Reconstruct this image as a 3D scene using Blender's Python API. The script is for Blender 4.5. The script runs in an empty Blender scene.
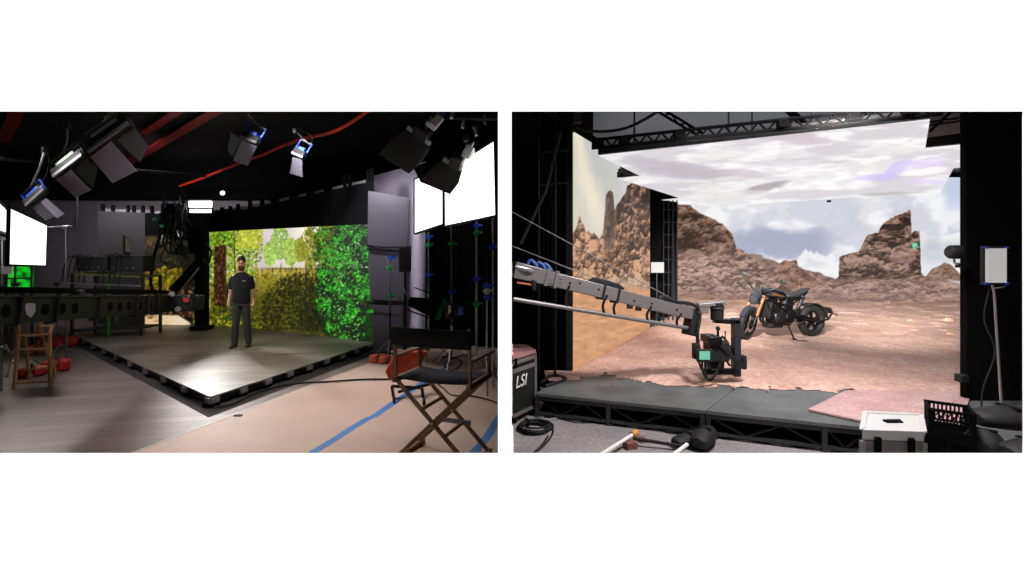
import bpy, bmesh, math, random
import numpy as np
from mathutils import Vector, Matrix, Quaternion
rng = np.random.default_rng(7)
random.seed(7)
SC = bpy.context.scene
COL = SC.collection
V = Vector
PI = math.pi
FOC, CX, HY, EYE = 480.0, 512.0, 255.0, 2.0

# ------------------------------------------------------------------ survey helpers
def P(px, py, d):
    """point of the place seen at photo position (px, py), d metres in front of the camera"""
    return V(((px-CX)/FOC*d, d, EYE-(py-HY)/FOC*d))
def F(px, py, z=0.0):
    """point on a level surface of height z"""
    return P(px, py, (EYE-z)*FOC/(py-HY))
def proj(p):
    return (CX+p[0]/p[1]*FOC, HY+(EYE-p[2])/p[1]*FOC)

# ------------------------------------------------------------------ materials
def lin(c):
    c = c/255.0
    return c/12.92 if c <= 0.04045 else ((c+0.055)/1.055)**2.4
def rgb(r, g, b):
    return (lin(r), lin(g), lin(b), 1.0)
def nt(name):
    m = bpy.data.materials.new(name); m.use_nodes = True
    n = m.node_tree.nodes; l = m.node_tree.links
    return m, n, l, n['Principled BSDF']
def mat(name, c, rough=0.6, metal=0.0, var=0.12, scale=9.0, bump=0.0, spec=0.5):
    """plain surface with a little procedural mottling"""
    m, n, l, b = nt(name)
    tc = n.new('ShaderNodeTexCoord'); no = n.new('ShaderNodeTexNoise')
    no.inputs['Scale'].default_value = scale; no.inputs['Detail'].default_value = 5
    l.new(tc.outputs['Object'], no.inputs['Vector'])
    mx = n.new('ShaderNodeMix'); mx.data_type = 'RGBA'
    col = rgb(*c)
    mx.inputs[6].default_value = tuple(x*(1-var) for x in col[:3])+(1,)
    mx.inputs[7].default_value = tuple(min(1, x*(1+var)) for x in col[:3])+(1,)
    l.new(no.outputs['Fac'], mx.inputs[0]); l.new(mx.outputs[2], b.inputs['Base Color'])
    b.inputs['Roughness'].default_value = rough; b.inputs['Metallic'].default_value = metal
    b.inputs['Specular IOR Level'].default_value = spec
    if bump:
        bp = n.new('ShaderNodeBump'); bp.inputs['Strength'].default_value = bump; bp.inputs['Distance'].default_value = 0.02
        l.new(no.outputs['Fac'], bp.inputs['Height']); l.new(bp.outputs['Normal'], b.inputs['Normal'])
    return m
def glow(name, c, s):
    m, n, l, b = nt(name)
    b.inputs['Base Color'].default_value = (.1, .1, .1, 1)
    b.inputs['Emission Color'].default_value = rgb(*c); b.inputs['Emission Strength'].default_value = s
    return m
def screen_mat(name, s=1.0, tile=0.0):
    """LED screen: shows the picture stored on its pixels (colour attribute)"""
    m, n, l, b = nt(name)
    a = n.new('ShaderNodeAttribute'); a.attribute_name = 'picture'
    b.inputs['Base Color'].default_value = (.012, .012, .012, 1); b.inputs['Roughness'].default_value = .55
    b.inputs['Specular IOR Level'].default_value = .2
    l.new(a.outputs['Color'], b.inputs['Emission Color']); b.inputs['Emission Strength'].default_value = s
    return m
def planks(name, c1, c2, gap, rot, rough, spec=.5, length=1.6, width=.16):
    m, n, l, b = nt(name)
    tc = n.new('ShaderNodeTexCoord'); mp = n.new('ShaderNodeMapping'); mp.inputs['Rotation'].default_value = (0, 0, rot)
    l.new(tc.outputs['Object'], mp.inputs['Vector'])
    br = n.new('ShaderNodeTexBrick'); br.inputs['Scale'].default_value = 1.0
    br.inputs['Brick Width'].default_value = length; br.inputs['Row Height'].default_value = width
    br.inputs['Mortar Size'].default_value = 0.0035; br.inputs['Bias'].default_value = 0.0; br.offset = .37
    br.inputs['Color1'].default_value = rgb(*c1); br.inputs['Color2'].default_value = rgb(*c2); br.inputs['Mortar'].default_value = rgb(*gap)
    l.new(mp.outputs['Vector'], br.inputs['Vector'])
    mp2 = n.new('ShaderNodeMapping'); mp2.inputs['Scale'].default_value = (1.2, 16, 1)
    l.new(mp.outputs['Vector'], mp2.inputs['Vector'])
    no = n.new('ShaderNodeTexNoise'); no.inputs['Scale'].default_value = 2.0; no.inputs['Detail'].default_value = 6
    l.new(mp2.outputs['Vector'], no.inputs['Vector'])
    mr = n.new('ShaderNodeMapRange'); mr.inputs['From Min'].default_value = .25; mr.inputs['From Max'].default_value = .75
    mr.inputs['To Min'].default_value = .6; mr.inputs['To Max'].default_value = 1.25
    l.new(no.outputs['Fac'], mr.inputs['Value'])
    mx = n.new('ShaderNodeMix'); mx.data_type = 'RGBA'; mx.blend_type = 'MULTIPLY'; mx.inputs[0].default_value = 1
    l.new(br.outputs['Color'], mx.inputs[6]); l.new(mr.outputs['Result'], mx.inputs[7]); l.new(mx.outputs[2], b.inputs['Base Color'])
    rr = n.new('ShaderNodeMapRange'); rr.inputs['To Min'].default_value = rough-.12; rr.inputs['To Max'].default_value = rough+.12
    l.new(no.outputs['Fac'], rr.inputs['Value']); l.new(rr.outputs['Result'], b.inputs['Roughness'])
    b.inputs['Specular IOR Level'].default_value = spec
    bp = n.new('ShaderNodeBump'); bp.inputs['Strength'].default_value = .15; bp.inputs['Distance'].default_value = .004
    l.new(no.outputs['Fac'], bp.inputs['Height']); l.new(bp.outputs['Normal'], b.inputs['Normal'])
    return m
def speckled(name, c1, c2, rough, scale=1.2, fine=60, bump=.2, spec=.4, grit=.2):
    """large soft stains plus fine grit"""
    m, n, l, b = nt(name)
    tc = n.new('ShaderNodeTexCoord')
    a = n.new('ShaderNodeTexNoise'); a.inputs['Scale'].default_value = scale; a.inputs['Detail'].default_value = 8; a.inputs['Roughness'].default_value = .62
    f = n.new('ShaderNodeTexNoise'); f.inputs['Scale'].default_value = fine; f.inputs['Detail'].default_value = 3
    l.new(tc.outputs['Object'], a.inputs['Vector']); l.new(tc.outputs['Object'], f.inputs['Vector'])
    mr = n.new('ShaderNodeMapRange'); mr.inputs['From Min'].default_value = .35; mr.inputs['From Max'].default_value = .65
    l.new(a.outputs['Fac'], mr.inputs['Value'])
    mx = n.new('ShaderNodeMix'); mx.data_type = 'RGBA'; mx.inputs[6].default_value = rgb(*c1); mx.inputs[7].default_value = rgb(*c2)
    l.new(mr.outputs['Result'], mx.inputs[0])
    m2 = n.new('ShaderNodeMapRange'); m2.inputs['From Min'].default_value = .3; m2.inputs['From Max'].default_value = .7
    m2.inputs['To Min'].default_value = 1-grit*1.2; m2.inputs['To Max'].default_value = 1+grit*.75
    l.new(f.outputs['Fac'], m2.inputs['Value'])
    mm = n.new('ShaderNodeMix'); mm.data_type = 'RGBA'; mm.blend_type = 'MULTIPLY'; mm.inputs[0].default_value = 1
    l.new(mx.outputs[2], mm.inputs[6]); l.new(m2.outputs['Result'], mm.inputs[7]); l.new(mm.outputs[2], b.inputs['Base Color'])
    b.inputs['Roughness'].default_value = rough; b.inputs['Specular IOR Level'].default_value = spec
    bp = n.new('ShaderNodeBump'); bp.inputs['Strength'].default_value = bump; bp.inputs['Distance'].default_value = .02
    l.new(f.outputs['Fac'], bp.inputs['Height']); l.new(bp.outputs['Normal'], b.inputs['Normal'])
    return m

M = dict(
 white=mat('white_wall_paint', (246, 246, 246), .9, var=.005),
 black=mat('black_paint', (16, 15, 16), .7), dull=mat('dull_black', (9, 9, 10), .95, spec=.1), velvet=mat('black_drape', (12, 10, 12), .95, spec=.05),
 blackmetal=mat('black_metal', (24, 24, 26), .4, .6), rubber=mat('black_rubber', (18, 18, 18), .75, scale=30),
 darkgrey=mat('dark_grey_metal', (60, 60, 63), .45, .5), grey=mat('grey_paint', (120, 116, 122), .55), lilac=mat('lilac_grey_wall', (176, 166, 184), .75),
 backwall=mat('grey_back_wall', (132, 124, 130), .85, scale=2), steel=mat('bare_steel', (190, 190, 195), .3, .9), alu=mat('aluminium', (152, 146, 146), .42, .65, scale=14),
 chrome=mat('chrome', (220, 220, 225), .15, 1.0), red=mat('red_beam_paint', (150, 22, 16), .6), redbag=mat('red_vinyl', (190, 36, 34), .5, bump=.3), orangebag=mat('orange_canvas', (196, 92, 60), .6, bump=.3),
 redhose=mat('orange_red_hose', (214, 52, 26), .45), orange=mat('orange_case_paint', (196, 84, 48), .45), wood=mat('brown_varnished_wood', (134, 92, 58), .45, scale=25), tanwood=mat('tan_beech_wood', (186, 138, 92), .5, scale=25),
 cloth=mat('black_chair_canvas', (14, 13, 15), .9, scale=60), seatcloth=mat('navy_chair_canvas', (44, 44, 58), .85, scale=60), tape=mat('blue_masking_tape', (62, 118, 190), .6),
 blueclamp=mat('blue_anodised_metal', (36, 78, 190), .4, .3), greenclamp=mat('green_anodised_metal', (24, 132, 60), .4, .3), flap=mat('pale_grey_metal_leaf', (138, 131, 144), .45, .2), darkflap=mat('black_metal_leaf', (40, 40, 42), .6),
 greenframe=mat('pale_green_enamel', (150, 178, 150), .4), greenshelf=mat('green_yellow_shelf_paint', (110, 120, 50), .5), greenpost=mat('green_post_paint', (50, 120, 50), .5), fabric=mat('black_softbox_fabric', (21, 19, 19), .6, bump=.5, scale=5),
 panel=glow('lit_diffuser', (255, 252, 255), 2.6), panelwarm=glow('lit_lamp_panel', (255, 250, 244), 9.0), bulb=glow('lit_bulb', (230, 255, 245), 6.0), lens=glow('lit_lamp_lens', (235, 240, 255), 1.6),
 skin=mat('skin', (206, 146, 122), .55, var=.05), hair=mat('brown_hair', (66, 42, 28), .7, scale=80), shirt=mat('black_cotton', (17, 17, 19), .9, scale=40, bump=.15), jeans=mat('charcoal_denim', (48, 47, 52), .85, scale=50, bump=.15), shoe=mat('dark_shoe', (38, 34, 32), .6), eye=mat('eye', (30, 22, 18), .3), logo=mat('pale_print', (170, 170, 160), .8),
 floorwood=planks('grey_brown_floor_planks', (130, 114, 110), (108, 94, 91), (70, 61, 59), math.radians(-12), .5, length=2.2, width=.19),
 deckwood=planks('stage_floor_planks', (140, 130, 122), (114, 105, 98), (70, 64, 60), math.radians(-10), .4, .3, length=1.4, width=.2),
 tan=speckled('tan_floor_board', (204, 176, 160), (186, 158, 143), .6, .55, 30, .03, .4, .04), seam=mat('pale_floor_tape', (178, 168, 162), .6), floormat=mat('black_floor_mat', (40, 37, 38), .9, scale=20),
 concrete=speckled('grey_studio_floor', (158, 150, 150), (130, 124, 124), .6, .8, 20, .1), dirt=speckled('red_desert_dirt', (214, 180, 164), (192, 154, 138), .95, 1.7, 17, .8, .1, .2),
 deckblack=speckled('dusty_black_deck', (106, 108, 108), (80, 82, 82), .6, 2.0, 40, .1), pinkply=speckled('pink_dusted_plywood', (200, 166, 164), (178, 140, 138), .85, 2.2, 30, .2), rock=speckled('sandy_rock', (198, 160, 140), (150, 112, 94), .9, 6, 20, .6),
 ceilgrey=mat('grey_ceiling', (92, 90, 92), .9, scale=1.2), silver=mat('silver_case_skin', (206, 204, 202), .45, .2, scale=5), casegrey=mat('grey_case_side', (120, 112, 110), .6, scale=6), caseblack=mat('black_case_laminate', (20, 21, 20), .55, scale=40), pinktop=mat('dusty_pink_lid', (176, 124, 128), .7),
 bagblack=mat('black_nylon_bag', (17, 17, 18), .7, bump=.5, scale=8), redwood=mat('red_wood_block', (120, 70, 70), .7), whitepipe=mat('white_pipe', (226, 224, 220), .4), orangecap=mat('orange_rubber_cap', (206, 140, 50), .5),
 tank=mat('dark_tank_paint', (40, 40, 46), .22, .4), bluegrey=mat('blue_grey_fairing', (44, 48, 57), .3, .2), gold=mat('gold_fork', (128, 86, 50), .5, .1), seat=mat('black_seat_vinyl', (34, 35, 38), .5), engine=mat('dark_engine_metal', (42, 42, 45), .4, .6), dullsteel=mat('dull_steel', (120, 120, 126), .5, .6), stripe=mat('bronze_stripe', (104, 76, 50), .4, .4),
 offscreen=mat('switched_off_screen', (56, 52, 54), .8, scale=3), greenfab=None, monitor=glow('camera_monitor_picture', (110, 235, 190), .55), blue=mat('blue_plastic', (50, 90, 160), .5), paperwhite=mat('white_board', (236, 234, 232), .7), wheel=mat('cast_wheel_black', (26, 26, 28), .35, .5), greencase=mat('grey_green_case', (96, 102, 94), .6),
)
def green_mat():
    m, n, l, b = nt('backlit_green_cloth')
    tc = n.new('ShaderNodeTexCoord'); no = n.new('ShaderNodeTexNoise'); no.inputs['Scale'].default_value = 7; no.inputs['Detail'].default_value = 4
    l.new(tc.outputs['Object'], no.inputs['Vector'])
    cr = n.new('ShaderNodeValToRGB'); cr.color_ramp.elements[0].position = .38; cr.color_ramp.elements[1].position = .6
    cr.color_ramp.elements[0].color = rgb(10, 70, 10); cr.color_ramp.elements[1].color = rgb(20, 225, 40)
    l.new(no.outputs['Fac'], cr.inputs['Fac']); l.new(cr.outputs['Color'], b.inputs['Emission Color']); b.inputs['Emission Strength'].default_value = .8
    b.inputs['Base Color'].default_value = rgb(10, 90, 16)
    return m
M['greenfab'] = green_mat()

# ------------------------------------------------------------------ mesh builder
class MB:
    def __init__(s): s.v, s.f, s.m = [], [], None
    def xf(s, m): s.m = m; return s
    def add(s, vs, fs):
        b = len(s.v)
        s.v += [(s.m @ V(p) if s.m is not None else V(p)) for p in vs]; s.f += [tuple(b+i for i in f) for f in fs]; return s
    def box(s, c, size, rot=None):
        c = V(c); hx, hy, hz = (k/2 for k in size); vs = []
        for x, y, z in ((-1,-1,-1),(1,-1,-1),(1,1,-1),(-1,1,-1),(-1,-1,1),(1,-1,1),(1,1,1),(-1,1,1)):
            p = V((x*hx, y*hy, z*hz))
            if rot is not None: p = rot @ p
            vs.append(c+p)
        return s.add(vs, [(0,3,2,1),(4,5,6,7),(0,1,5,4),(1,2,6,5),(2,3,7,6),(3,0,4,7)])
    def bar(s, a, b, w, h, up=(0,0,1)):
        """rectangular bar from a to b, w across, h along `up`"""
        a, b = V(a), V(b); d = (b-a).normalized(); up = V(up)
        if abs(d.dot(up)) > .98: up = V((0,1,0))
        x = d.cross(up).normalized(); z = x.cross(d)
        vs = [p+x*i*w/2+z*j*h/2 for p in (a, b) for i, j in ((-1,-1),(1,-1),(1,1),(-1,1))]
        return s.add(vs, [(3,2,1,0),(4,5,6,7),(0,1,5,4),(1,2,6,5),(2,3,7,6),(3,0,4,7)])
    def tube(s, pts, r, n=8, closed=False):
        pts = [V(p) for p in pts]; k = len(pts); rr = r if isinstance(r, (list, tuple)) else [r]*k
        vs, fs = [], []; ref = None
        for i, p in enumerate(pts):
            a = pts[(i-1) % k] if (closed or i > 0) else p; b = pts[(i+1) % k] if (closed or i < k-1) else p
            t = (b-a).normalized() if (b-a).length > 1e-9 else V((0,0,1))
            if ref is None:
                ref = t.orthogonal().normalized()
            ref = (ref-t*ref.dot(t))
            ref = ref.normalized() if ref.length > 1e-6 else t.orthogonal().normalized()
            q = t.cross(ref)
            vs += [p+(ref*math.cos(2*PI*j/n)+q*math.sin(2*PI*j/n))*rr[i] for j in range(n)]
        for i in range(k if closed else k-1):
            for j in range(n):
                a, b = i*n, ((i+1) % k)*n
                fs.append((a+j, a+(j+1) % n, b+(j+1) % n, b+j))
        if not closed: fs += [tuple(range(n))[::-1], tuple((k-1)*n+j for j in range(n))]
        return s.add(vs, fs)
    def cyl(s, a, b, r0, r1=None, n=20):
        return s.tube([a, b], [r0, r0 if r1 is None else r1], n)
    def sph(s, c, r, n=14, rot=None):
        r = V((r,r,r)) if isinstance(r, (int, float)) else V(r); c = V(c); h = n//2; vs, fs = [], []
        for i in range(h+1):
            t = PI*i/h
            for j in range(n):
                p = V((math.sin(t)*math.cos(2*PI*j/n)*r.x, math.sin(t)*math.sin(2*PI*j/n)*r.y, math.cos(t)*r.z))
                vs.append(c+(rot @ p if rot is not None else p))
        for i in range(h):
            for j in range(n): fs.append((i*n+j, (i+1)*n+j, (i+1)*n+(j+1) % n, i*n+(j+1) % n))
        return s.add(vs, fs)
    def torus(s, c, ax, R, r, n=28, k=10, flat=1.0):
        c = V(c); ax = V(ax).normalized(); u = ax.orthogonal().normalized(); w = ax.cross(u)
        vs, fs = [], []
        for i in range(n):
            e = u*math.cos(2*PI*i/n)+w*math.sin(2*PI*i/n)
            for j in range(k): vs.append(c+e*(R+r*math.cos(2*PI*j/k))+ax*(r*flat*math.sin(2*PI*j/k)))
        for i in range(n):
            for j in range(k): fs.append((i*k+j, ((i+1) % n)*k+j, ((i+1) % n)*k+(j+1) % k, i*k+(j+1) % k))
        return s.add(vs, fs)
    def slab(s, pts, t, nrm=None):
        """polygon plate of thickness t, grown away from `nrm`"""
        pts = [V(p) for p in pts]
        if nrm is None: nrm = (pts[1]-pts[0]).cross(pts[2]-pts[0])
        nrm = V(nrm).normalized(); k = len(pts); vs = pts+[p-nrm*t for p in pts]
        return s.add(vs, [tuple(range(k)), tuple(range(2*k-1, k-1, -1))]+[(i, i+k, (i+1) % k+k, (i+1) % k) for i in range(k)])
    def hull(s, quads):
        """skin over a list of rings (same number of points)"""
        k = len(quads[0]); vs = [V(p) for q in quads for p in q]; fs = []
        for i in range(len(quads)-1):
            for j in range(k): fs.append((i*k+j, i*k+(j+1) % k, (i+1)*k+(j+1) % k, (i+1)*k+j))
        fs += [tuple(range(k))[::-1], tuple((len(quads)-1)*k+j for j in range(k))]
        return s.add(vs, fs)
    def build(s, name, m, parent=None, world=False, smooth=True, bevel=0.0, sub=0, label=None, kind=None):
        me = bpy.data.meshes.new(name)
        vs = s.v
        if world and parent is not None:
            r = parent
            while r.parent is not None: r = r.parent
            inv = r.matrix_basis.inverted(); vs = [inv @ p for p in vs]
        me.from_pydata([tuple(p) for p in vs], [], s.f); me.update()
        bm = bmesh.new(); bm.from_mesh(me); bmesh.ops.recalc_face_normals(bm, faces=bm.faces); bm.to_mesh(me); bm.free()
        me.materials.append(m)
        if smooth:
            me.shade_smooth(); me.set_sharp_from_angle(angle=.75)
        o = bpy.data.objects.new(name, me); COL.objects.link(o)
        if parent is not None: o.parent = parent
        if bevel:
            b = o.modifiers.new('edge', 'BEVEL'); b.width = bevel; b.segments = 2; b.limit_method = 'ANGLE'; b.angle_limit = .6
        if sub:
            b = o.modifiers.new('soft', 'SUBSURF'); b.levels = sub; b.render_levels = sub
        if label: o['label'] = label
        if kind: o['kind'] = kind
        return o
def tag(o, label, cat, group=None):
    o['label'] = label; o['category'] = cat
    if group: o['group'] = group
    return o
def thing(name, label, cat, loc=(0,0,0), rz=0.0, group=None):
    o = bpy.data.objects.new(name, None); COL.objects.link(o); o.empty_display_size = .1
    o.matrix_basis = Matrix.Translation(V(loc)) @ Matrix.Rotation(rz, 4, 'Z')
    return tag(o, label, cat, group)
def struct(name, mb, m, **k):
    o = mb.build(name, m, **k); o['kind'] = 'structure'; return o
def kids(o): return [c for c in bpy.data.objects if c.parent is o]
def copy_tree(o, label=None, loc=None, rz=None, parent=None):
    c = o.copy(); COL.objects.link(c); c.parent = parent
    for ch in kids(o): copy_tree(ch, parent=c)
    if parent is None:
        s = o.matrix_basis.to_scale()
        c.matrix_basis = Matrix.Translation(V(loc)) @ Matrix.Rotation(rz or 0, 4, 'Z')
        if label: c['label'] = label
    return c
def arc(a, b, sag, n=10):
    a, b = V(a), V(b)
    return [a.lerp(b, i/n)+V((0, 0, -sag*4*(i/n)*(1-i/n))) for i in range(n+1)]
def smoothline(pts, n=8):
    pts = [V(p) for p in pts]; out = []
    for i in range(len(pts)-1):
        p0 = pts[max(i-1, 0)]; p1 = pts[i]; p2 = pts[i+1]; p3 = pts[min(i+2, len(pts)-1)]
        for k in range(n):
            t = k/n
            out.append(.5*((2*p1)+(p2-p0)*t+(2*p0-5*p1+4*p2-p3)*t*t+(3*p1-p0-3*p2+p3)*t**3))
    return out+[pts[-1]]
# ------------------------------------------------------------------ pictures shown on the LED screens
class Canvas:
    def __init__(s, x0, y0, x1, y1, k):
        s.x0, s.y0, s.k = x0, y0, k; s.w, s.h = int((x1-x0)*k), int((y1-y0)*k)
        s.a = np.zeros((s.h, s.w, 3), np.float32)
        s.Y, s.X = np.mgrid[0:s.h, 0:s.w].astype(np.float32)
        s.X = s.X/k+x0; s.Y = s.Y/k+y0
    def mix(s, c, m):
        m = np.clip(m, 0, 1)[..., None]; s.a = s.a*(1-m)+np.asarray(c, np.float32)*m
    def blob(s, x, y, rx, ry, ang, c, al=1.0):
        k = s.k; R = max(rx, ry)+.6
        i0, i1 = int((y-R-s.y0)*k), int((y+R-s.y0)*k)+2; j0, j1 = int((x-R-s.x0)*k), int((x+R-s.x0)*k)+2
        i0, j0, i1, j1 = max(i0, 0), max(j0, 0), min(i1, s.h), min(j1, s.w)
        if i1 <= i0 or j1 <= j0: return
        dx = s.X[i0:i1, j0:j1]-x; dy = s.Y[i0:i1, j0:j1]-y; ca, sa = math.cos(ang), math.sin(ang)
        q = ((dx*ca+dy*sa)/rx)**2+((-dx*sa+dy*ca)/ry)**2
        m = (np.clip((1.25-q)*1.6, 0, 1)*al)[..., None]
        s.a[i0:i1, j0:j1] = s.a[i0:i1, j0:j1]*(1-m)+np.asarray(c, np.float32)*m
    def sample(s, px, py):
        u = np.clip((px-s.x0)*s.k, 0, s.w-1.01); v = np.clip((py-s.y0)*s.k, 0, s.h-1.01)
        i, j = v.astype(int), u.astype(int); fu, fv = (u-j)[:, None], (v-i)[:, None]
        a = s.a
        return (a[i, j]*(1-fu)+a[i, j+1]*fu)*(1-fv)+(a[i+1, j]*(1-fu)+a[i+1, j+1]*fu)*fv
def vnoise(x, y, seed):
    g = np.random.default_rng(seed).random((256, 256)).astype(np.float32)
    xi, yi = np.floor(x).astype(int), np.floor(y).astype(int); fx, fy = x-xi, y-yi
    fx = fx*fx*(3-2*fx); fy = fy*fy*(3-2*fy); xi &= 255; yi &= 255; x1 = (xi+1) & 255; y1 = (yi+1) & 255
    return (g[yi, xi]*(1-fx)+g[yi, x1]*fx)*(1-fy)+(g[y1, xi]*(1-fx)+g[y1, x1]*fx)*fy
def fbm(x, y, seed, o=5, gain=.5):
    t = np.zeros_like(x); a = 1.0; n = 0
    for i in range(o):
        t += a*vnoise(x*2**i, y*2**i, seed+i); n += a; a *= gain
    return t/n
def worley(x, y, seed):
    """cell edges and a random tilt per cell: (edge distance, cell value, facet shade)"""
    g = np.random.default_rng(seed).random((64, 64, 4)).astype(np.float32)
    xi, yi = np.floor(x).astype(int), np.floor(y).astype(int); best = np.full(x.shape, 9.0, np.float32); idv = np.zeros_like(best); sec = best.copy(); fac = np.zeros_like(best)
    for dy in (-1, 0, 1):
        for dx in (-1, 0, 1):
            q = g[(yi+dy) & 63, (xi+dx) & 63]; ox, oy = xi+dx+q[..., 0]-x, yi+dy+q[..., 1]-y; d = np.hypot(ox, oy); a = q[..., 3]*2*PI
            m = d < best; sec = np.where(m, best, np.minimum(sec, d)); idv = np.where(m, q[..., 2], idv); fac = np.where(m, ox*np.cos(a)*.6+oy*(.8+.4*np.sin(a)), fac); best = np.where(m, d, best)
    return sec-best, idv, fac
def sm(a, b, x): t = np.clip((x-a)/(b-a), 0, 1); return t*t*(3-2*t)
def between(x, xs, ys): return np.interp(x, xs, ys)
def C3(c, lo, hi):
    f = random.uniform(lo, hi); return [min(255, max(0, v*f*random.uniform(.95, 1.05))) for v in c]
def leaves(cv, n, box, size, cols, inside=None, lo=.6, hi=1.2, al=.9):
    for _ in range(n):
        x, y = random.uniform(box[0], box[2]), random.uniform(box[1], box[3])
        if inside is not None and not inside(x, y): continue
        r = random.uniform(*size)
        cv.blob(x, y, r, r*random.uniform(.4, .75), random.uniform(0, PI), C3(random.choice(cols), lo, hi), al)

def paint_forest():
    cv = Canvas(90, 180, 385, 352, 3); X, Y = cv.X, cv.Y
    n1 = fbm(X/14, Y/14, 3); n2 = fbm(X/5, Y/5, 21)
    cv.a[:] = (38, 40, 14)
    # pale sky with haze
    cv.mix((226, 214, 212), sm(200, 236, X)*(Y < 268)); cv.mix((250, 244, 226), sm(286, 304, X)*sm(262, 230, Y)*sm(330, 312, X))
    cv.mix((206, 190, 188), sm(250, 262, X)*sm(276, 262, X)*sm(226, 250, Y)*.8*(Y < 272))
    # meadow
    mt = 270+(n1-.5)*6
    cv.mix((170, 150, 52), sm(-1.5, 1.5, Y-mt)); cv.mix((92, 92, 18), sm(268, 304, Y+(n2-.5)*26)); cv.mix((58, 62, 13), sm(290, 330, Y+(n2-.5)*20))
    leaves(cv, 900, (238, 268, 322, 336), (.6, 1.8), [(150, 134, 32), (112, 108, 22), (78, 80, 16), (52, 56, 12)], None, .6, 1.15, .6)
    for i in range(150):
        x = random.uniform(240, 325); cv.blob(x, 271+random.uniform(-3, 4), .4, random.uniform(1.5, 4), random.uniform(-.2, .2), C3((214, 190, 100), .75, 1.1), .7)
    # distant trees
    for cx, cy, rx, ry, c in ((280, 242, 9, 17, (150, 186, 84)), (270, 254, 6, 12, (166, 200, 90)), (291, 252, 7, 14, (170, 196, 84)), (300, 250, 5, 12, (150, 160, 50)), (309, 248, 9, 20, (140, 140, 36))):
        for _ in range(520):
            a = random.uniform(0, 2*PI); q = math.sqrt(random.random())
            cv.blob(cx+rx*q*math.cos(a), cy+ry*q*math.sin(a), random.uniform(.6, 1.6), random.uniform(.5, 1.1), random.uniform(0, PI), C3(c, .7, 1.25), .75)
    for x in (281, 292, 306): cv.blob(x, 268, .7, 6, 0, (86, 80, 40), .7)
    # shadowed bank
    leaves(cv, 4200, (262, 268, 332, 332), (.6, 1.8), [(34, 38, 9), (44, 48, 11), (24, 27, 7), (60, 60, 15)], lambda x, y: y > 270+abs(x-304)*.2+16*max(0, (284-x)/20)+random.uniform(0, 1)**2*22 and y < 331+random.uniform(-2, 2), .6, 1.25, .85)
    leaves(cv, 260, (250, 296, 300, 332), (.7, 1.6), [(110, 100, 24), (90, 92, 20)], None, .7, 1.2, .7)
    # sunlit crowns at the left
    leaves(cv, 4200, (200, 222, 262, 282), (.6, 1.9), [(136, 178, 36), (176, 206, 60), (92, 134, 22), (56, 88, 14), (190, 208, 90), (216, 220, 170), (150, 150, 40)], lambda x, y: x < 262-abs(y-246)*.25+random.uniform(-6, 2), .7, 1.15, .85)
    leaves(cv, 260, (236, 224, 262, 248), (1, 2.4), [(196, 206, 60), (220, 220, 90), (170, 176, 40)], None, .85, 1.1, .8)
    leaves(cv, 500, (203, 284, 240, 326), (1, 3.2), [(150, 148, 30), (110, 112, 20), (54, 60, 12), (28, 36, 8), (190, 186, 50)], None, .7, 1.15, .85)
    leaves(cv, 260, (224, 284, 242, 320), (1, 2.4), [(34, 60, 16), (60, 96, 24), (24, 34, 10)], None, .7, 1.2, .85)
    # trunk
    cv.mix((44, 26, 18), sm(213.4, 215, X)*sm(227, 225.2, X)*(Y > 236)*(Y < 306)*1.0)
    for _ in range(420): cv.blob(random.uniform(214.6, 225.8), random.uniform(238, 304), .45, random.uniform(.6, 1.4), 0, C3(random.choice([(96, 56, 34), (30, 18, 12), (132, 84, 48)]), .7, 1.2), .8)
    for k in range(22): cv.blob(228+k*.5, 244+k*.55-.012*k*k, .9, .6, .7, (60, 40, 22), .9)
    for k in range(24): cv.blob(234+.05*k, 238+k*1.6, .6, 1.1, 0, (48, 40, 22), .85)
    leaves(cv, 170, (208, 224, 232, 246), (.9, 2.2), [(110, 160, 30), (150, 196, 50), (60, 100, 20)], None, .8, 1.15, .9)
    # big leafy bush at the right
    edge = lambda y: between(y, [222, 236, 262, 286, 300, 318, 336, 350], [326, 316, 318, 318, 316, 320, 328, 336])
    for i in range(2):
        leaves(cv, 3600, (312, 220, 385, 350), (.7, 2.2), [(8, 34, 8), (14, 50, 10), (20, 68, 14), (5, 20, 5)], lambda x, y: x > edge(y)+random.uniform(-3, 3), .6, 1.2, .9)
    leaves(cv, 3800, (312, 220, 385, 350), (.7, 2.1), [(36, 150, 26), (52, 180, 36), (28, 112, 20), (72, 198, 52), (22, 84, 16)], lambda x, y: x > edge(y)+random.uniform(-2, 3) and vnoise(np.array([x/7.]), np.array([y/8.]), 77)[0] > .44+random.uniform(-.1, .1)+(.16 if x > 352 else 0)+(.12 if y > 300 and x > 330 else 0), .7, 1.15, .9)
    leaves(cv, 420, (316, 224, 360, 345), (.5, 1.2), [(150, 232, 110), (120, 222, 80)], lambda x, y: x > edge(y)+2, .85, 1.1, .8)
    leaves(cv, 420, (306, 224, 338, 268), (.7, 1.7), [(120, 130, 24), (150, 150, 36), (80, 110, 20), (56, 84, 16)], lambda x, y: x > 308+random.uniform(-3, 3) and x < 334+random.uniform(-8, 4), .7, 1.15, .8)
    for _ in range(14): cv.blob(random.uniform(338, 344), random.uniform(262, 312), .8, .5, random.uniform(0, 3), (210, 226, 214), .8)
    # dark woods at the far left
    dk = sm(209, 203, X); cv.mix((20, 17, 11), dk)
    cv.mix((40, 36, 28), sm(178, 160, X)*dk*.5)
    leaves(cv, 330, (145, 236, 172, 256), (.7, 1.7), [(126, 100, 40), (80, 62, 26), (46, 38, 20)], lambda x, y: y < 242+random.uniform(0, 12), .6, 1.2, .8)
    leaves(cv, 220, (160, 240, 204, 284), (.7, 1.7), [(90, 86, 30), (50, 44, 20), (60, 50, 30), (110, 130, 50)], None, .5, 1.0, .6)
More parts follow.
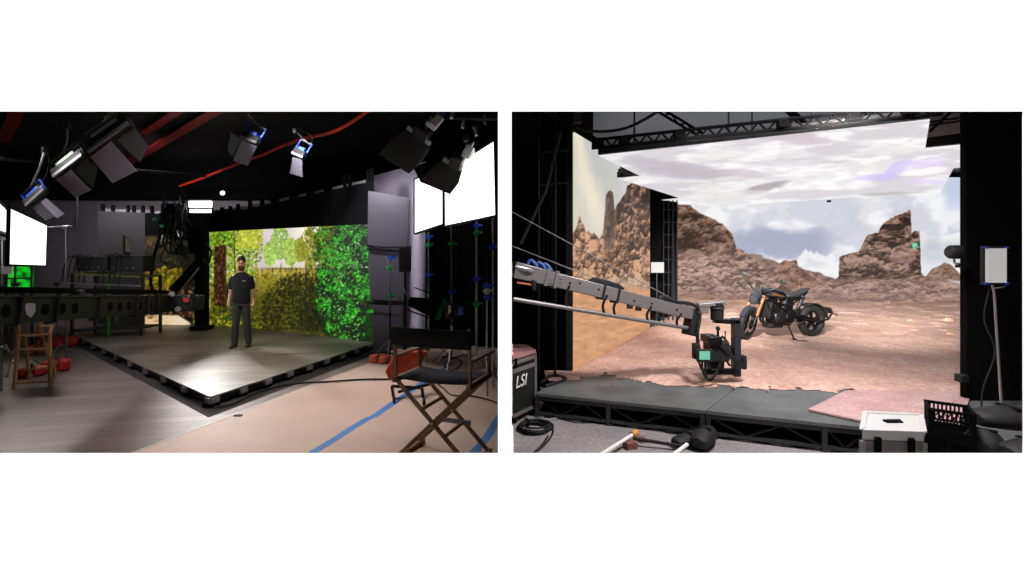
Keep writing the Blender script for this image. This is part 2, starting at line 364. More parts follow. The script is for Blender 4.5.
    leaves(cv, 360, (143, 268, 182, 290), (1.2, 3.2), [(176, 156, 20), (140, 120, 18), (96, 84, 14), (60, 52, 10)], lambda x, y: y > 272-(x-160)*.1+random.uniform(-4, 6), .7, 1.1, .85)
    leaves(cv, 200, (143, 286, 200, 316), (1, 2.6), [(120, 76, 54), (170, 118, 84), (60, 30, 20), (30, 20, 12), (190, 140, 110)], None, .6, 1.1, .7)
    leaves(cv, 160, (176, 300, 205, 318), (.8, 2), [(96, 44, 20), (60, 26, 14), (120, 110, 30)], None, .6, 1.1, .8)
    # pale fallen log along the bottom
    yb = between(X, [138, 160, 178, 192], [314.5, 315, 315.5, 324]); ym = between(X, [138, 192], [324, 327.5])
    m = sm(-.8, .8, Y-yb)*sm(.8, -.8, Y-ym)*sm(138, 141, X)*sm(192, 188, X)
    cv.mix((222, 190, 142), m); cv.mix((120, 84, 44), m*sm(.5, .72, fbm(X/6, Y/1.6, 55))*sm(176, 150, X)); cv.mix((236, 220, 196), m*sm(150, 185, X)*.7)
    leaves(cv, 380, (186, 306, 262, 330), (.8, 2.2), [(96, 100, 24), (140, 134, 40), (56, 64, 16), (36, 44, 12)], lambda x, y: y > 312-(x-190)*.05 and (x > 193 or y > 326), .7, 1.1, .8)
    return cv

def rocks(cv, mask, sx, sy, seed, dark, mid, lite, shadow=1.0, worl=9.0, bands=0.0, con=1.15):
    X, Y = cv.X, cv.Y
    wx = X+(fbm(X/9, Y/9, seed+60)-.5)*10; wy = Y+(fbm(X/9, Y/9, seed+70)-.5)*10
    e1, i1, f1 = worley(wx/worl/sx, wy/worl/sy, seed); e2, i2, f2 = worley(wx/worl*2.4/sx, wy/worl*2.4/sy, seed+5)
    h = fbm(X/(16*sx), Y/(16*sy), seed+9, 6, .55)
    gy, gx = np.gradient(h); k = cv.k
    s = .46-(gx*.5+gy*1.0)*k*5.0*shadow+(i1-.5)*.34+f1*.42+(i2-.5)*.2+f2*.26+(fbm(X/2.4, Y/2.0, seed+33)-.5)*.4+(fbm(X/26, Y/16, seed+44, 3)-.5)*.5
    s = np.clip(.46+(s-.46)*con, 0, 1)*(1-.45*sm(.1, 0, e1)*sm(.2, .7, fbm(X/7, Y/7, seed+52)))
    if bands: s = np.clip(s+bands*(vnoise(X/40, Y/2.6, seed+90)-.5), 0, 1)
    dark, mid, lite = (np.asarray(c, np.float32) for c in (dark, mid, lite)); s = s[..., None]
    c = np.where(s < .5, dark+(mid-dark)*s*2, mid+(lite-mid)*(s*2-1))
    m = np.clip(mask, 0, 1)[..., None]; cv.a = cv.a*(1-m)+c*m
def below(cv, xs, ys, rough, seed, soft=.8):
    n = (fbm(cv.X/5, cv.Y/50, seed, 4)-.5)*2*rough
    return sm(-soft, soft, cv.Y-(np.interp(cv.X, xs, ys)+n))
def paint_desert():
    cv = Canvas(560, 110, 1010, 385, 2.4); X, Y = cv.X, cv.Y
    # sky of the main wall
    cl = fbm(X/46, Y/24, 5, 6); c2 = fbm(X/20, Y/12, 15, 6)
    cv.a[:] = (228, 228, 232)
    cv.mix((244, 244, 246), sm(.42, .58, c2)); cv.mix((200, 202, 214), sm(.52, .36, cl)*.7)
    band = sm(226, 236, Y+(c2-.5)*14)*sm(266, 250, Y+(c2-.5)*26)*sm(716, 742, X)*sm(850, 812, X)
    cv.mix((172, 176, 198), band); cv.mix((196, 200, 220), sm(232, 240, Y)*sm(740, 720, X)*sm(275, 255, Y)*.5)
    cum = sm(.0, 1.0, (Y-(262-18*fbm(X/11, Y/60, 44, 5)*sm(788, 812, X)*1.3+sm(800, 780, X)*14))/4.0)*sm(768, 782, X)*sm(850, 836, X)
    cv.mix((242, 242, 244), cum*.95); cv.mix((214, 216, 222), cum*sm(.5, .68, c2)*.7)
    cv.mix((196, 204, 234), sm(940, 950, X)*sm(222, 200, Y)*.8); cv.mix((240, 240, 242), sm(.4, .55, c2)*sm(936, 945, X)*sm(208, 216, Y))
    cv.mix((186, 190, 202), sm(916, 930, X)*sm(236, 246, Y)*sm(268, 256, Y)*.55)
    # ground
    gn = fbm(X/9, Y/3, 31, 6); g2 = fbm(X/2.5, Y/1.4, 41, 4)
    gm = sm(-1.5, 1.5, Y-(288+(gn-.5)*6)); base = np.array((196, 150, 124), np.float32)
    gcol = base*(1+(gn-.5)[..., None]*.5+(g2-.5)[..., None]*.34); gcol = np.clip(gcol, 0, 255)
    cv.a = cv.a*(1-gm[..., None])+gcol*gm[..., None]
    # far hills
    rocks(cv, below(cv, [740, 752, 768, 776, 790, 808, 822, 832, 845], [256, 254, 258, 262, 266, 270, 274, 278, 284], 2, 3)*(Y < 296), 1.1, .8, 101, (104, 84, 78), (150, 122, 112), (176, 148, 136), .8, 8)
    rocks(cv, below(cv, [770, 780, 784, 797, 798, 806, 826, 840], [276, 263, 260.5, 260, 266, 272, 288, 296], 1.2, 13)*(Y < 300), 1.0, .8, 111, (84, 58, 48), (142, 106, 90), (178, 142, 122), .9, 7)
    # big slope at the left of the main wall
    rocks(cv, below(cv, [676, 690, 694, 706, 722, 732, 736, 744, 760, 776, 790, 806], [204, 205, 210, 216, 224, 234, 246, 252, 262, 278, 290, 302], 2.4, 23)*sm(300, 292, Y)*(X > 655), 1.5, .7, 121, (92, 70, 63), (158, 124, 112), (200, 166, 150), .8, 7.0, 0, 1.5)
    rocks(cv, below(cv, [676, 690, 694, 706, 722, 732, 736, 737], [204, 205, 210, 216, 224, 234, 246, 260], 1.4, 23)*sm(262, 246, Y+(gn-.5)*10)*(X > 655)*(X < 738), 1.6, 1.3, 131, (56, 42, 35), (120, 92, 77), (172, 140, 120), 1.0, 12, 0, 1.5)
    # butte at the right, its talus and the low ridge
    tal = below(cv, [786, 806, 822, 838, 872, 905, 925, 940, 950, 962, 1000], [300, 291, 284, 277, 276, 273, 276, 279, 282, 284, 284], 1.6, 33)
    rocks(cv, tal*sm(304, 292, Y+(gn-.5)*6)*(X > 780), 1.6, .6, 141, (108, 84, 76), (160, 128, 116), (196, 164, 148), .6, 5.5, 0, 1.5)
    rocks(cv, below(cv, [926, 932, 944, 952, 960, 970], [276, 269, 263, 265, 274, 276], 1, 37)*sm(284, 278, Y)*(X > 924), 1.2, .8, 145, (84, 64, 54), (136, 106, 90), (168, 136, 118), .9, 7)
    bt = np.interp(X, [836, 838.5, 839.5, 848, 858, 861, 864, 868, 878, 881, 884, 890, 897, 904, 910, 911, 911.5, 914, 919.5, 920.5, 921, 926], [290, 276, 257, 254, 252, 247, 241, 235, 232.5, 226, 223, 219, 215, 213, 210, 212, 234, 231, 231, 250, 272, 279])
    n = (fbm(X/2.2, Y/30, 47, 4)-.5)*2.4
    b_m = sm(-.7, .7, Y-bt-n)*sm(282, 276, Y)
    rocks(cv, b_m*(X > 834)*(X < 927), 1.35, .85, 151, (46, 35, 31), (114, 86, 75), (178, 144, 126), 1.0, 10, .25, 1.5)
    rocks(cv, sm(1.15, .85, ((X-903)/13)**2+((Y-257)/6.5)**2), 1.4, .9, 155, (120, 90, 80), (166, 132, 118), (190, 156, 140), .6, 9)
    cv.mix((120, 216, 180), sm(1.2, .7, ((X-915)/3.2)**2+((Y-246)/3.6)**2)*sm(.35, .5, fbm(X/2, Y/2, 9)))
    # stones where the slope meets the flat
    rocks(cv, sm(291, 295, Y+(gn-.5)*7)*sm(308, 301, Y+(gn-.5)*4)*sm(800, 850, X)*.85, 2.2, .5, 161, (112, 90, 86), (160, 128, 116), (196, 164, 148), .7, 5)
    rocks(cv, sm(286, 296, Y)*sm(306, 300, Y)*sm(760, 690, X)*.7, 2.2, .5, 165, (120, 90, 78), (170, 132, 114), (200, 164, 144), .6, 5)
    # side wall: yellow-grey sky, crags and tan slope
    L = sm(662, 658, X)
    sky = np.zeros_like(cv.a); sky[:] = (206, 206, 205)
    def mm(c, m): 
        nonlocal sky
        m = np.clip(m, 0, 1)[..., None]; sky = sky*(1-m)+np.asarray(c, np.float32)*m
    streak = (X-572)-(Y-130)*.24+(fbm(X/9, Y/26, 58)-.5)*14
    mm((184, 184, 180), sm(8, 16, streak)*sm(40, 22, streak)*.55); mm((238, 228, 200), sm(-14, 4, streak)*sm(18, 5, streak)*.85*sm(262, 200, Y)); mm((214, 206, 180), sm(0, -14, streak)*.7)
    cv.a = cv.a*(1-L[..., None])+sky*L[..., None]
    gl = np.clip(np.array((206, 152, 112), np.float32)*(1+(gn-.5)[..., None]*.3+(g2-.5)[..., None]*.12), 0, 255)
    m = (L*sm(278, 292, Y+(gn-.5)*18))[..., None]; cv.a = cv.a*(1-m)+gl*m
    top = np.interp(X, [568, 574, 577, 579.5, 582, 586, 594, 600, 603, 605, 606, 608, 613, 614.5, 617, 622, 625, 627, 633, 640, 651, 660], [236, 233, 226, 216, 222, 231, 234, 238, 232, 212, 194, 191, 192, 210, 206, 198, 194, 186, 183, 186, 188, 190])
    n = (fbm(X/2.0, Y/40, 87, 4)-.5)*4
    cr = L*sm(-.7, .7, Y-top-n)
    rocks(cv, cr*sm(296, 272, Y+(gn-.5)*16), .8, 1.2, 171, (60, 43, 35), (140, 100, 76), (214, 168, 132), 1.0, 8, 0, 1.7)
    rocks(cv, cr*sm(612, 618, X)*sm(252, 236, Y+(gn-.5)*10), .7, 1.5, 181, (46, 33, 26), (112, 80, 60), (200, 154, 120), 1.0, 9, 0, 1.8)
    rocks(cv, cr*sm(603, 605, X)*sm(616, 613, X)*sm(262, 240, Y), .6, 1.8, 191, (70, 54, 46), (106, 84, 70), (140, 112, 92), .8, 6)
    cv.a *= (1-.1*L*sm(236, 190, Y)*cr)[..., None]
    return cv
def paint_clouds():
    cv = Canvas(580, 108, 1020, 215, 2.4); X, Y = cv.X, cv.Y
    t = Y+(X-760)*.06   # drift along the panel rows
    a = fbm(X/60, t/9, 205, 6); b = fbm(X/26, t/5.5, 215, 6)
    cv.a[:] = (236, 236, 236); cv.mix((249, 248, 249), sm(.42, .6, b)); cv.mix((222, 220, 224), sm(.56, .36, fbm(X/14, t/3.0, 225, 5))*.6); cv.mix((212, 208, 214), sm(.5, .36, a)*.85)
    def patch(x, y, rx, ry, ang, c, al):
        dx, dy = X-x, Y-y; ca, sa = math.cos(ang), math.sin(ang)
        q = ((dx*ca+dy*sa)/rx)**2+((-dx*sa+dy*ca)/ry)**2+(b-.5)*1.6
        cv.mix(c, sm(1.15, .2, q)*al)
    patch(690, 170, 62, 9, .12, (192, 184, 194), .95); patch(800, 140, 50, 8, .1, (206, 196, 206), .9); patch(648, 166, 30, 9, .3, (196, 190, 200), .7)
    patch(768, 187, 26, 4.5, -.22, (176, 168, 176), .95); patch(745, 173, 30, 5, .1, (206, 200, 206), .8); patch(720, 196, 70, 5, -.05, (226, 224, 222), .7)
    patch(876, 177.5, 30, 4.5, -.02, (200, 192, 246), .75); patch(898, 168, 20, 6, -.55, (204, 196, 248), .75); patch(916, 163, 26, 3, -.25, (222, 212, 248), .7); patch(930, 163, 30, 5, -.22, (226, 214, 246), .8); patch(925, 181, 28, 3.5, .06, (226, 214, 246), .7)
    patch(890, 194, 36, 3.5, -.04, (190, 188, 186), .9); patch(925, 172, 26, 4, -.12, (250, 249, 250), .9)
    return cv
FOREST, DESERT, CLOUDS = paint_forest(), paint_desert(), paint_clouds()

def screen(name, bottom, top, nx, ny, cv, m, parent, label=None, thick=.05, px_map=None):
    """curved or flat LED screen: `bottom`/`top` are matching polylines, the picture is stored on its LED pixels"""
    bottom, top = [np.array(p, float) for p in bottom], [np.array(p, float) for p in top]
    lens_ = [0.0]
    for i in range(len(bottom)-1): lens_.append(lens_[-1]+np.linalg.norm(bottom[i+1]-bottom[i]))
    s = np.linspace(0, lens_[-1], nx+1)
    def along(pl): pl = np.array(pl); return np.stack([np.interp(s, lens_, pl[:, k]) for k in range(3)], 1)
    b, t = along(bottom), along(top); w = np.linspace(0, 1, ny+1)[:, None, None]
    v = (b[None]*(1-w)+t[None]*w).reshape(-1, 3)
    px = CX+v[:, 0]/v[:, 1]*FOC; py = HY+(EYE-v[:, 2])/v[:, 1]*FOC
    c = cv.sample(px, py)/255.0
    c = np.where(c <= .04045, c/12.92, ((c+.055)/1.055)**2.4)
    fs = []
    idx = np.arange((nx+1)*(ny+1)).reshape(ny+1, nx+1)
    fs = np.stack([idx[:-1, :-1], idx[:-1, 1:], idx[1:, 1:], idx[1:, :-1]], -1).reshape(-1, 4)
    r = parent
    inv = np.array(r.matrix_basis.inverted()) if r is not None else np.eye(4)
    v = v @ inv[:3, :3].T+inv[:3, 3]
    me = bpy.data.meshes.new(name); me.from_pydata(v.tolist(), [], fs.tolist()); me.update()
    a = me.color_attributes.new('picture', 'FLOAT_COLOR', 'POINT')
    a.data.foreach_set('color', np.concatenate([c, np.ones((len(c), 1))], 1).astype(np.float32).ravel())
    me.materials.append(m)
    o = bpy.data.objects.new(name, me); COL.objects.link(o); o.parent = parent
    if label: o['label'] = label
    return o
# ------------------------------------------------------------------ the white wall with its two openings, the shells of the two studios
DW = 3.2                                   # distance of the white wall
xw = lambda px: (px-CX)/FOC*DW
zw = lambda py: EYE-(py-HY)/FOC*DW
def front_wall():
    xs = [-5.5, xw(-3), xw(498), xw(511.6), xw(1023.3), 5.5]; zs = [-1.2, zw(453), zw(111.5), 6.2]
    holes = {(1, 1), (3, 1)}; e = .025; mb = MB()
    for y, off, in ((DW, 0), (DW+.03, e)):
        X = [xs[0], xs[1]-off, xs[2]+off*.5, xs[3]-off*.5, xs[4]+off, xs[5]]; Z = [zs[0], zs[1]-off, zs[2]+off, zs[3]]
        vs = [(x, y, z) for z in Z for x in X]
        mb.add(vs, [(r*6+c, r*6+c+1, (r+1)*6+c+1, (r+1)*6+c) for r in range(3) for c in range(5) if (c, r) not in holes])
    for c in (1, 3):
        ring = [6+c, 6+c+1, 12+c+1, 12+c]
        mb.f += [(ring[k], ring[(k+1) % 4], ring[(k+1) % 4]+24, ring[k]+24) for k in range(4)]
    return struct('wall_front', mb, M['white'], smooth=False)
front_wall()
# left studio
struct('floor', MB().box((-9.525, 10.13, -.05), (18.95, 13.74, .1)), M['floorwood'])
struct('sun_sink_left', MB().box((-9.525, 3.65, .004), (18.95, .8, .008)), M['dull'])  # unseen black strip added to swallow sun spilling through the opening
a, b = F(134, 452), F(372, 362); dd = (b-a).normalized(); a2, b2 = a-dd*.75, b+dd*1.6
struct('floor_board', MB().slab([(a2.x, a2.y, .006), (-.06, a2.y, .006), (-.06, b2.y, .006), (b2.x, b2.y, .006)], .006, (0,0,1)), M['tan'])
nn = V((dd.y, -dd.x, 0)); struct('trim_2', MB().slab([(a2.x, a2.y, .008), tuple(a2+nn*.05+V((0,0,.008))), tuple(b2+nn*.05+V((0,0,.008))), (b2.x, b2.y, .008)], .003, (0,0,1)), M['seam'])
CZ = 5.15
struct('ceiling', MB().box((-9.525, 10.1, CZ+.05), (18.95, 13.8, .1)), M['black'])
struct('wall_back', MB().box((-9.525, 17.05, 2.0), (18.95, .1, 4.0)), M['backwall'])
struct('trim_3', MB().box((-9.525, 16.9, 4.65), (18.95, .4, 1.4)), M['dull'])
struct('wall_left', MB().box((-19.0, 10.1, 2.55), (.1, 13.8, 5.3)), M['black'])
struct('wall_middle', MB().box((-.04, 10.9, 2.6), (.03, 15.3, 5.4)), M['dull'])
# grey wall beside the LED wall, running towards the curtain
wl = [P(369, 255, 11.6), P(436, 255, 10.95)]
top = [P(372, 177, 11.6), P(436, 160, 10.95)]
struct('wall_side', MB().slab([(wl[0].x, wl[0].y, 0), (wl[1].x, wl[1].y, 0), tuple(top[1]), tuple(top[0])], -.08, (0,-1,0)), M['lilac'])

# stage mat, stage
ZS = .15
N, L, R = F(210, 397, ZS), F(68, 332.5, ZS), F(373.5, 343, ZS)
wallbase = [F(x, y, ZS) for x, y in ((374, 343), (330, 337), (290, 332), (248, 327.8), (205, 325.7), (190, 325.2), (172, 325), (145, 325), (98, 325))]
back = [p+V((-.15, .5, 0)) for p in wallbase]
u1, u2 = (L-N).normalized(), (R-N).normalized()
m0 = F(208.5, 417.5); 
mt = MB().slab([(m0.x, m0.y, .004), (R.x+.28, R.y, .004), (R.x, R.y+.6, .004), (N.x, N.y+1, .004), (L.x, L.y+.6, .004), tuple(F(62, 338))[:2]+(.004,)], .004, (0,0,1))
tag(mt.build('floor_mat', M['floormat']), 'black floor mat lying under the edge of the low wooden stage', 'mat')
st = thing('stage_platform', 'low stage of grey-brown planks with black sides and pale brackets', 'stage', (N.x, N.y, 0))
deck_poly = [N, R]+back+[L]
MB().slab([tuple(p) for p in deck_poly], .022, (0,0,1)).build('deck', M['deckwood'], st, world=True)
def strip(p, q, z0, z1, t, inward):
    return [(p.x, p.y, z0), (q.x, q.y, z0), (q.x, q.y, z1), (p.x, p.y, z1)], t
c_in = V((-.25, .97, 0))
for nm, p, q in (('side_board', L, N), ('side_board', N, R)):
    d = (q-p).normalized(); nrm = V((d.y, -d.x, 0)); p2, q2 = p-nrm*.03, q-nrm*.03
    MB().slab([(p2.x, p2.y, .045), (q2.x, q2.y, .045), (q2.x, q2.y, ZS-.022), (p2.x, p2.y, ZS-.022)], .03, nrm).build(nm, M['black'], st, world=True)
    MB().slab([(p.x, p.y, ZS-.02), (q.x, q.y, ZS-.02), (q.x, q.y, ZS-.004), (p.x, p.y, ZS-.004)], .01, nrm).build('edge_strip', M['darkgrey'], st, world=True)
def brackets(p, d, n, step, start):
    nrm = V((d.y, -d.x, 0)) if d.x > 0 else V((-d.y, d.x, 0))
    if nrm.y > 0: nrm = -nrm
    for k in range(n):
        c = p+d*(start+k*step); c.z = 0
        MB().bar(c+V((0,0,.055))+nrm*-.004, c+V((0,0,ZS-.022))+nrm*-.004, .13, .05, nrm).build('bracket', M['grey'], st, world=True, bevel=.004)
        MB().bar(c+V((0,0,0))-nrm*.06, c+V((0,0,.05))-nrm*.06, .16, .12, nrm).build('foot', M['dull'], st, world=True)
brackets(N, u1, 10, .86, .06); brackets(N, u2, 9, .47, .07)

# ------------------------------------------------------------------ forest LED wall
lw = thing('led_screen', 'curved LED wall showing a green forest, black band along its top', 'screen', tuple(wallbase[2]))
SM = screen_mat('led_screen', 1.0)
def ztop(p, tp): px, _ = proj(p); return V((p.x, p.y, EYE-(tp(px)-HY)/FOC*p.y))
pic = lambda px: float(np.interp(px, [98, 145, 190, 208, 372], [234, 236, 234, 232, 224]))
hdr = lambda px: float(np.interp(px, [98, 150, 205, 228, 374], [211, 213, 214, 213, 180.5]))
wallbase = [p+V((0,0,.004)) for p in wallbase]
lit = wallbase[:8]
screen('forest_screen', lit[::-1], [ztop(p, pic) for p in lit[::-1]], 360, 150, FOREST, SM, lw)
off = wallbase[7:]
bk = lambda ps, z: [p+V((0, .04, 0)) for p in ps]
def band(ps, lo, hi, t, name, m, par):
    mb = MB(); k = len(ps)
    vs = [lo(p) for p in ps]+[hi(p) for p in ps]; off_ = V((-.04, t, 0)); vs += [v+off_ for v in vs]
    fs = []
    for i in range(k-1):
        fs += [(i, i+1, k+i+1, k+i), (2*k+i, 3*k+i, 3*k+i+1, 2*k+i+1), (k+i, k+i+1, 3*k+i+1, 3*k+i), (i, 2*k+i, 2*k+i+1, i+1)]
    fs += [(0, k, 3*k, 2*k), (k-1, 3*k-1, 4*k-1, 2*k-1)]
    return mb.add(vs, fs).build(name, m, par, world=True, smooth=False)
band(wallbase[:8], lambda p: ztop(p, pic)+V((0, -.004, 0)), lambda p: ztop(p, hdr), .1, 'header_band', M['dull'], lw)
band(off, lambda p: V(p), lambda p: ztop(p, hdr), .1, 'switched_off_panel', M['offscreen'], lw)
band([p+V((-.01, .02, 0)) for p in wallbase[:8]], lambda p: V(p), lambda p: ztop(p, pic), .1, 'screen_back', M['black'], lw)
band([p+V((-.01, .1, 0)) for p in wallbase], lambda p: ztop(p, lambda x: hdr(x)), lambda p: ztop(p, lambda x: hdr(x)-2.6), .03, 'lit_wall_strip', M['grey'], lw)  # grey strip added in place of the lit back wall showing behind
for px in (103, 113, 128, 134, 143, 152, 222, 230, 238, 250, 262, 273, 277, 291, 296, 308, 312, 326, 330, 345, 350, 368, 372):
    wb = np.array([[proj(p)[0], p.y] for p in wallbase])[::-1]; d = float(np.interp(px, wb[:, 0], wb[:, 1]))+.06
    h = hdr(px)
    MB().bar(P(px, h+1, d), P(px, h-7 if px < 210 else h-6-(px-220)*.045, d), .07, .06, (0,1,0)).build('hanging_bracket', M['dull'], lw, world=True)

# ------------------------------------------------------------------ ceiling steel, pipes
def pipe(name, pts, r, m, label, cat, group=None, n=8):
    o = thing(name, label, cat, tuple(pts[0]), 0, group); MB().tube(pts, r, n).build('pipe_length', m, o, world=True); return o
def cz(px, py, z): return P(px, py, (z-EYE)*FOC/(HY-py))
for (p, q, w, lab) in (((226, 104, 0), (129, 162, 0), .24, 'wide red steel beam crossing the dark ceiling, the longer of two'), ((186, 105, 0), (143, 133, 0), .19, 'short red steel beam under the dark ceiling, left of the longer red beam'), ((20, 104, 0), (3, 141, 0), .24, 'red steel beam in the upper left corner of the dark ceiling')):
    A, B = cz(p[0], p[1], CZ-.1), cz(q[0], q[1], CZ-.1)
    t = thing('ceiling_beam', lab, 'beam', (A.x, A.y, CZ))
    d = (B-A).normalized()
    MB().bar(A+V((0,0,-.02)), B+V((0,0,-.02)), w, .03).build('bottom_flange', M['red'], t, world=True)
    MB().bar(A+V((0,0,.05)), B+V((0,0,.05)), .03, .12).build('web', M['red'], t, world=True)
h = thing('air_hose', 'orange-red hose sagging across the dark ceiling', 'hose', tuple(P(282, 146, 11)))
MB().tube(smoothline([P(180, 186, 15.6), P(200, 179, 15), P(240, 163, 13), P(262, 155, 12), P(282, 146, 11), P(306, 138, 10.2), P(335, 131, 9.3), P(372, 108, 8.3)], 6), [.036]*43, 8).build('hose_length', M['redhose'], h, world=True)
for i, (a, b, r, m, lab) in enumerate((((-5, 158, 9), (205, 176, 14.5), .04, 'black', 'black pipe of the ceiling grid above the row of softbox lights'),
    ((317, 135, 11.5), (358, 156, 13.0), .03, 'darkgrey', 'grey strut hanging slanted from the ceiling above the forest wall'),
    ((360, 116, 9.4), (505, 119, 9.0), .04, 'black', 'black pipe above the two black softboxes'),
    ((77, 229, 12), (77, 186, 12), .03, 'darkgrey', 'short grey drop pipe in front of the grey back wall'))):
    pipe('grid_pipe', [P(*a), P(*b)], r, M[m], lab, 'pipe')

# ------------------------------------------------------------------ hanging panel lights with metal leaves
def leaf_light(lab, d, lit_px, dark_px, house, yoke, hue='blue', thick=.012):
    """house: (x0,y0,x1,y1) ends of the lamp body; lit_px / dark_px: corners of the leaves; yoke: top of the hanger"""
    c = P((house[0]+house[2])/2, (house[1]+house[3])/2, d)
    t = thing('panel_light', lab, 'light fixture', tuple(c), 0, 'panel lights hanging from the ceiling grid')
    a, b = P(house[0], house[1], d), P(house[2], house[3], d); s = (b-a).length
    ax = (b-a).normalized(); bk = (V((0, .25, 0))+V((-ax.z, 0, ax.x)) * (1 if ax.x > 0 else -1)).normalized()
    if bk.z < 0: bk = -bk
    MB().bar(a+bk*.04, b+bk*.04, .12, .14, bk).build('lamp_body', M['black'], t, world=True, bevel=.012)
    MB().bar(a.lerp(b, .2)+bk*.13, a.lerp(b, .8)+bk*.13, .1, .08, bk).build('ballast_box', M['greenframe' if hue == 'green' else 'blueclamp'], t, world=True, bevel=.01)
    MB().bar(a+V((0,-.05,0)), b+V((0,-.05,0)), .03, .05, bk).build('front_rim', M['grey'], t, world=True, bevel=.005)
    n = P(*lit_px[0], d)-P(*lit_px[1], d)
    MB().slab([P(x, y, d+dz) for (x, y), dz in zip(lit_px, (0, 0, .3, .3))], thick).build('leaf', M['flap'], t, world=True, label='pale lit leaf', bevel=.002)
    if dark_px: MB().slab([P(x, y, d+dz) for (x, y), dz in zip(dark_px, (.02, .02, .35, .35))], thick).build('leaf', M['darkflap'], t, world=True, label='black leaf', bevel=.002)
    for k in (0, 1):
        e = (a, b)[k]; MB().bar(e+bk*.02, e+bk*.3, .02, .035, (0,1,0)).build('yoke_arm', M['blueclamp' if hue == 'blue' else 'darkgrey'], t, world=True)
    MB().bar(a+bk*.3, b+bk*.3, .02, .035, (0,1,0)).build('yoke_bar', M['darkgrey'], t, world=True)
    m_ = a.lerp(b, .5)+bk*.3; y = P(yoke[0], yoke[1], d)
    MB().tube([m_, m_.lerp(y, .5)+V((0,.03,0)), y], .016).build('hanger', M['steel'], t, world=True)
    MB().box(y, (.07, .07, .1)).build('clamp', M['darkgrey'], t, world=True, bevel=.01)
    cb = [m_+V((.05, .05, 0)), m_.lerp(y, .3)+V((.16, .05, .02)), m_.lerp(y, .7)+V((.12, .04, .05)), y]
    MB().tube(smoothline(cb, 5), .009, 6).build('power_cable', M['rubber'], t, world=True)
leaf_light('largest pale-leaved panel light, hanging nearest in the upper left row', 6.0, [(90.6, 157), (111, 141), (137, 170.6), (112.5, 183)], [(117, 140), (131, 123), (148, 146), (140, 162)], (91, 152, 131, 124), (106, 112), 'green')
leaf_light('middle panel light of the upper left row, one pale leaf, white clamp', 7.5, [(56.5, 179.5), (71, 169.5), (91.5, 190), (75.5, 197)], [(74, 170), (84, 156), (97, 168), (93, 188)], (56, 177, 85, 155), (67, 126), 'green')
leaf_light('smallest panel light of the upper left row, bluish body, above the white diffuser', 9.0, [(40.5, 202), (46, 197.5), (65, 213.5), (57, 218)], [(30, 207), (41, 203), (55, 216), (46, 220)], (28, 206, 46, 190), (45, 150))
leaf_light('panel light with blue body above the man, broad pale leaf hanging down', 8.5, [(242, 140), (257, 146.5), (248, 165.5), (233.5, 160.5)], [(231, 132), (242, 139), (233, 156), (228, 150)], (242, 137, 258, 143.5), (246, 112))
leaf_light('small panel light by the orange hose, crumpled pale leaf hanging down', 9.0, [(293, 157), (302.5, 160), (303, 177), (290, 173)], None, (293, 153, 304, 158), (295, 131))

# ------------------------------------------------------------------ two black softboxes, upper right
def softbox(lab, ra, rb, rim, d0, d1, yoke):
    c = P((ra[0]+rb[0])/2, (ra[1]+rb[1])/2, d0); t = thing('softbox_light', lab, 'light fixture', tuple(c), 0, 'black softboxes hung above the white panels')
    A, B = P(*ra, d0), P(*rb, d0); bk = (A+B)/2-sum((P(x, y, d1) for x, y in rim), V((0,0,0)))/4; bk = bk.normalized()
    w = bk.cross((B-A).normalized()).normalized()*.3
    ring0 = [A-w*.0, B-w*.0, B+w, A+w]; ring0 = [A, B, B+V((0, .28, .1)), A+V((0, .28, .1))]
    ring1 = [P(rim[0][0], rim[0][1], d1-.1), P(rim[1][0], rim[1][1], d1-.1), P(rim[2][0], rim[2][1], d1+.35), P(rim[3][0], rim[3][1], d1+.35)]
    rings = [ring0]
    for k in range(1, 5):
        f = k/4; mid = [p.lerp(q, f) for p, q in zip(ring0, ring1)]; cc = sum(mid, V((0,0,0)))/4
        rings.append([cc+(p-cc)*(1+.12*math.sin(f*PI)) for p in mid])
    MB().hull(rings).build('fabric_skin', M['fabric'], t, world=True)
    MB().tube(ring1, .015, 6, closed=True).build('front_rim', M['black'], t, world=True)
    MB().slab([p+(sum(ring1, V((0,0,0)))/4-p)*.05-bk*.004 for p in ring1], .006, -bk).build('diffuser', M['grey'], t, world=True)
    for p, q in zip(ring0, ring1): MB().tube([p, (p+q)/2+((p+q)/2-(c+q)/2).normalized()*.04, q], .01, 6).build('rod', M['black'], t, world=True)
    MB().bar(A+bk*.02+V((0,-.06,0)), B+bk*.02+V((0,-.06,0)), .05, .09, bk).build('speed_ring', M['greenframe'], t, world=True, bevel=.008)
    mb = MB().bar(A.lerp(B, .2)+bk*.12, A.lerp(B, .8)+bk*.12, .2, .2, bk); mb.build('lamp_body', M['darkgrey'], t, world=True, bevel=.02)
    MB().bar(A.lerp(B, .3)+bk*.26+V((.1,0,.05)), A.lerp(B, .7)+bk*.26+V((.1,0,.05)), .12, .1, bk).build('ballast_box', M['silver'], t, world=True, bevel=.01)
    y = P(*yoke, d0); MB().tube([c+bk*.2, (c+bk*.2).lerp(y, .5)+V((.05,0,0)), y], .018).build('hanger', M['steel'], t, world=True)
    MB().box(y, (.08, .08, .1)).build('clamp', M['darkgrey'], t, world=True, bevel=.01)
softbox('black fabric softbox at upper right, farther from the white panels', (408, 128.5), (430, 145), [(379.5, 154), (409, 173), (419, 164), (400, 140)], 8.8, 9.2, (431, 114))
softbox('black fabric softbox overlapping the white panels, its pale ring facing up', (443, 160), (462, 169.5), [(421, 181.5), (450, 193.5), (452, 176), (414, 168)], 7.6, 7.9, (466, 138))
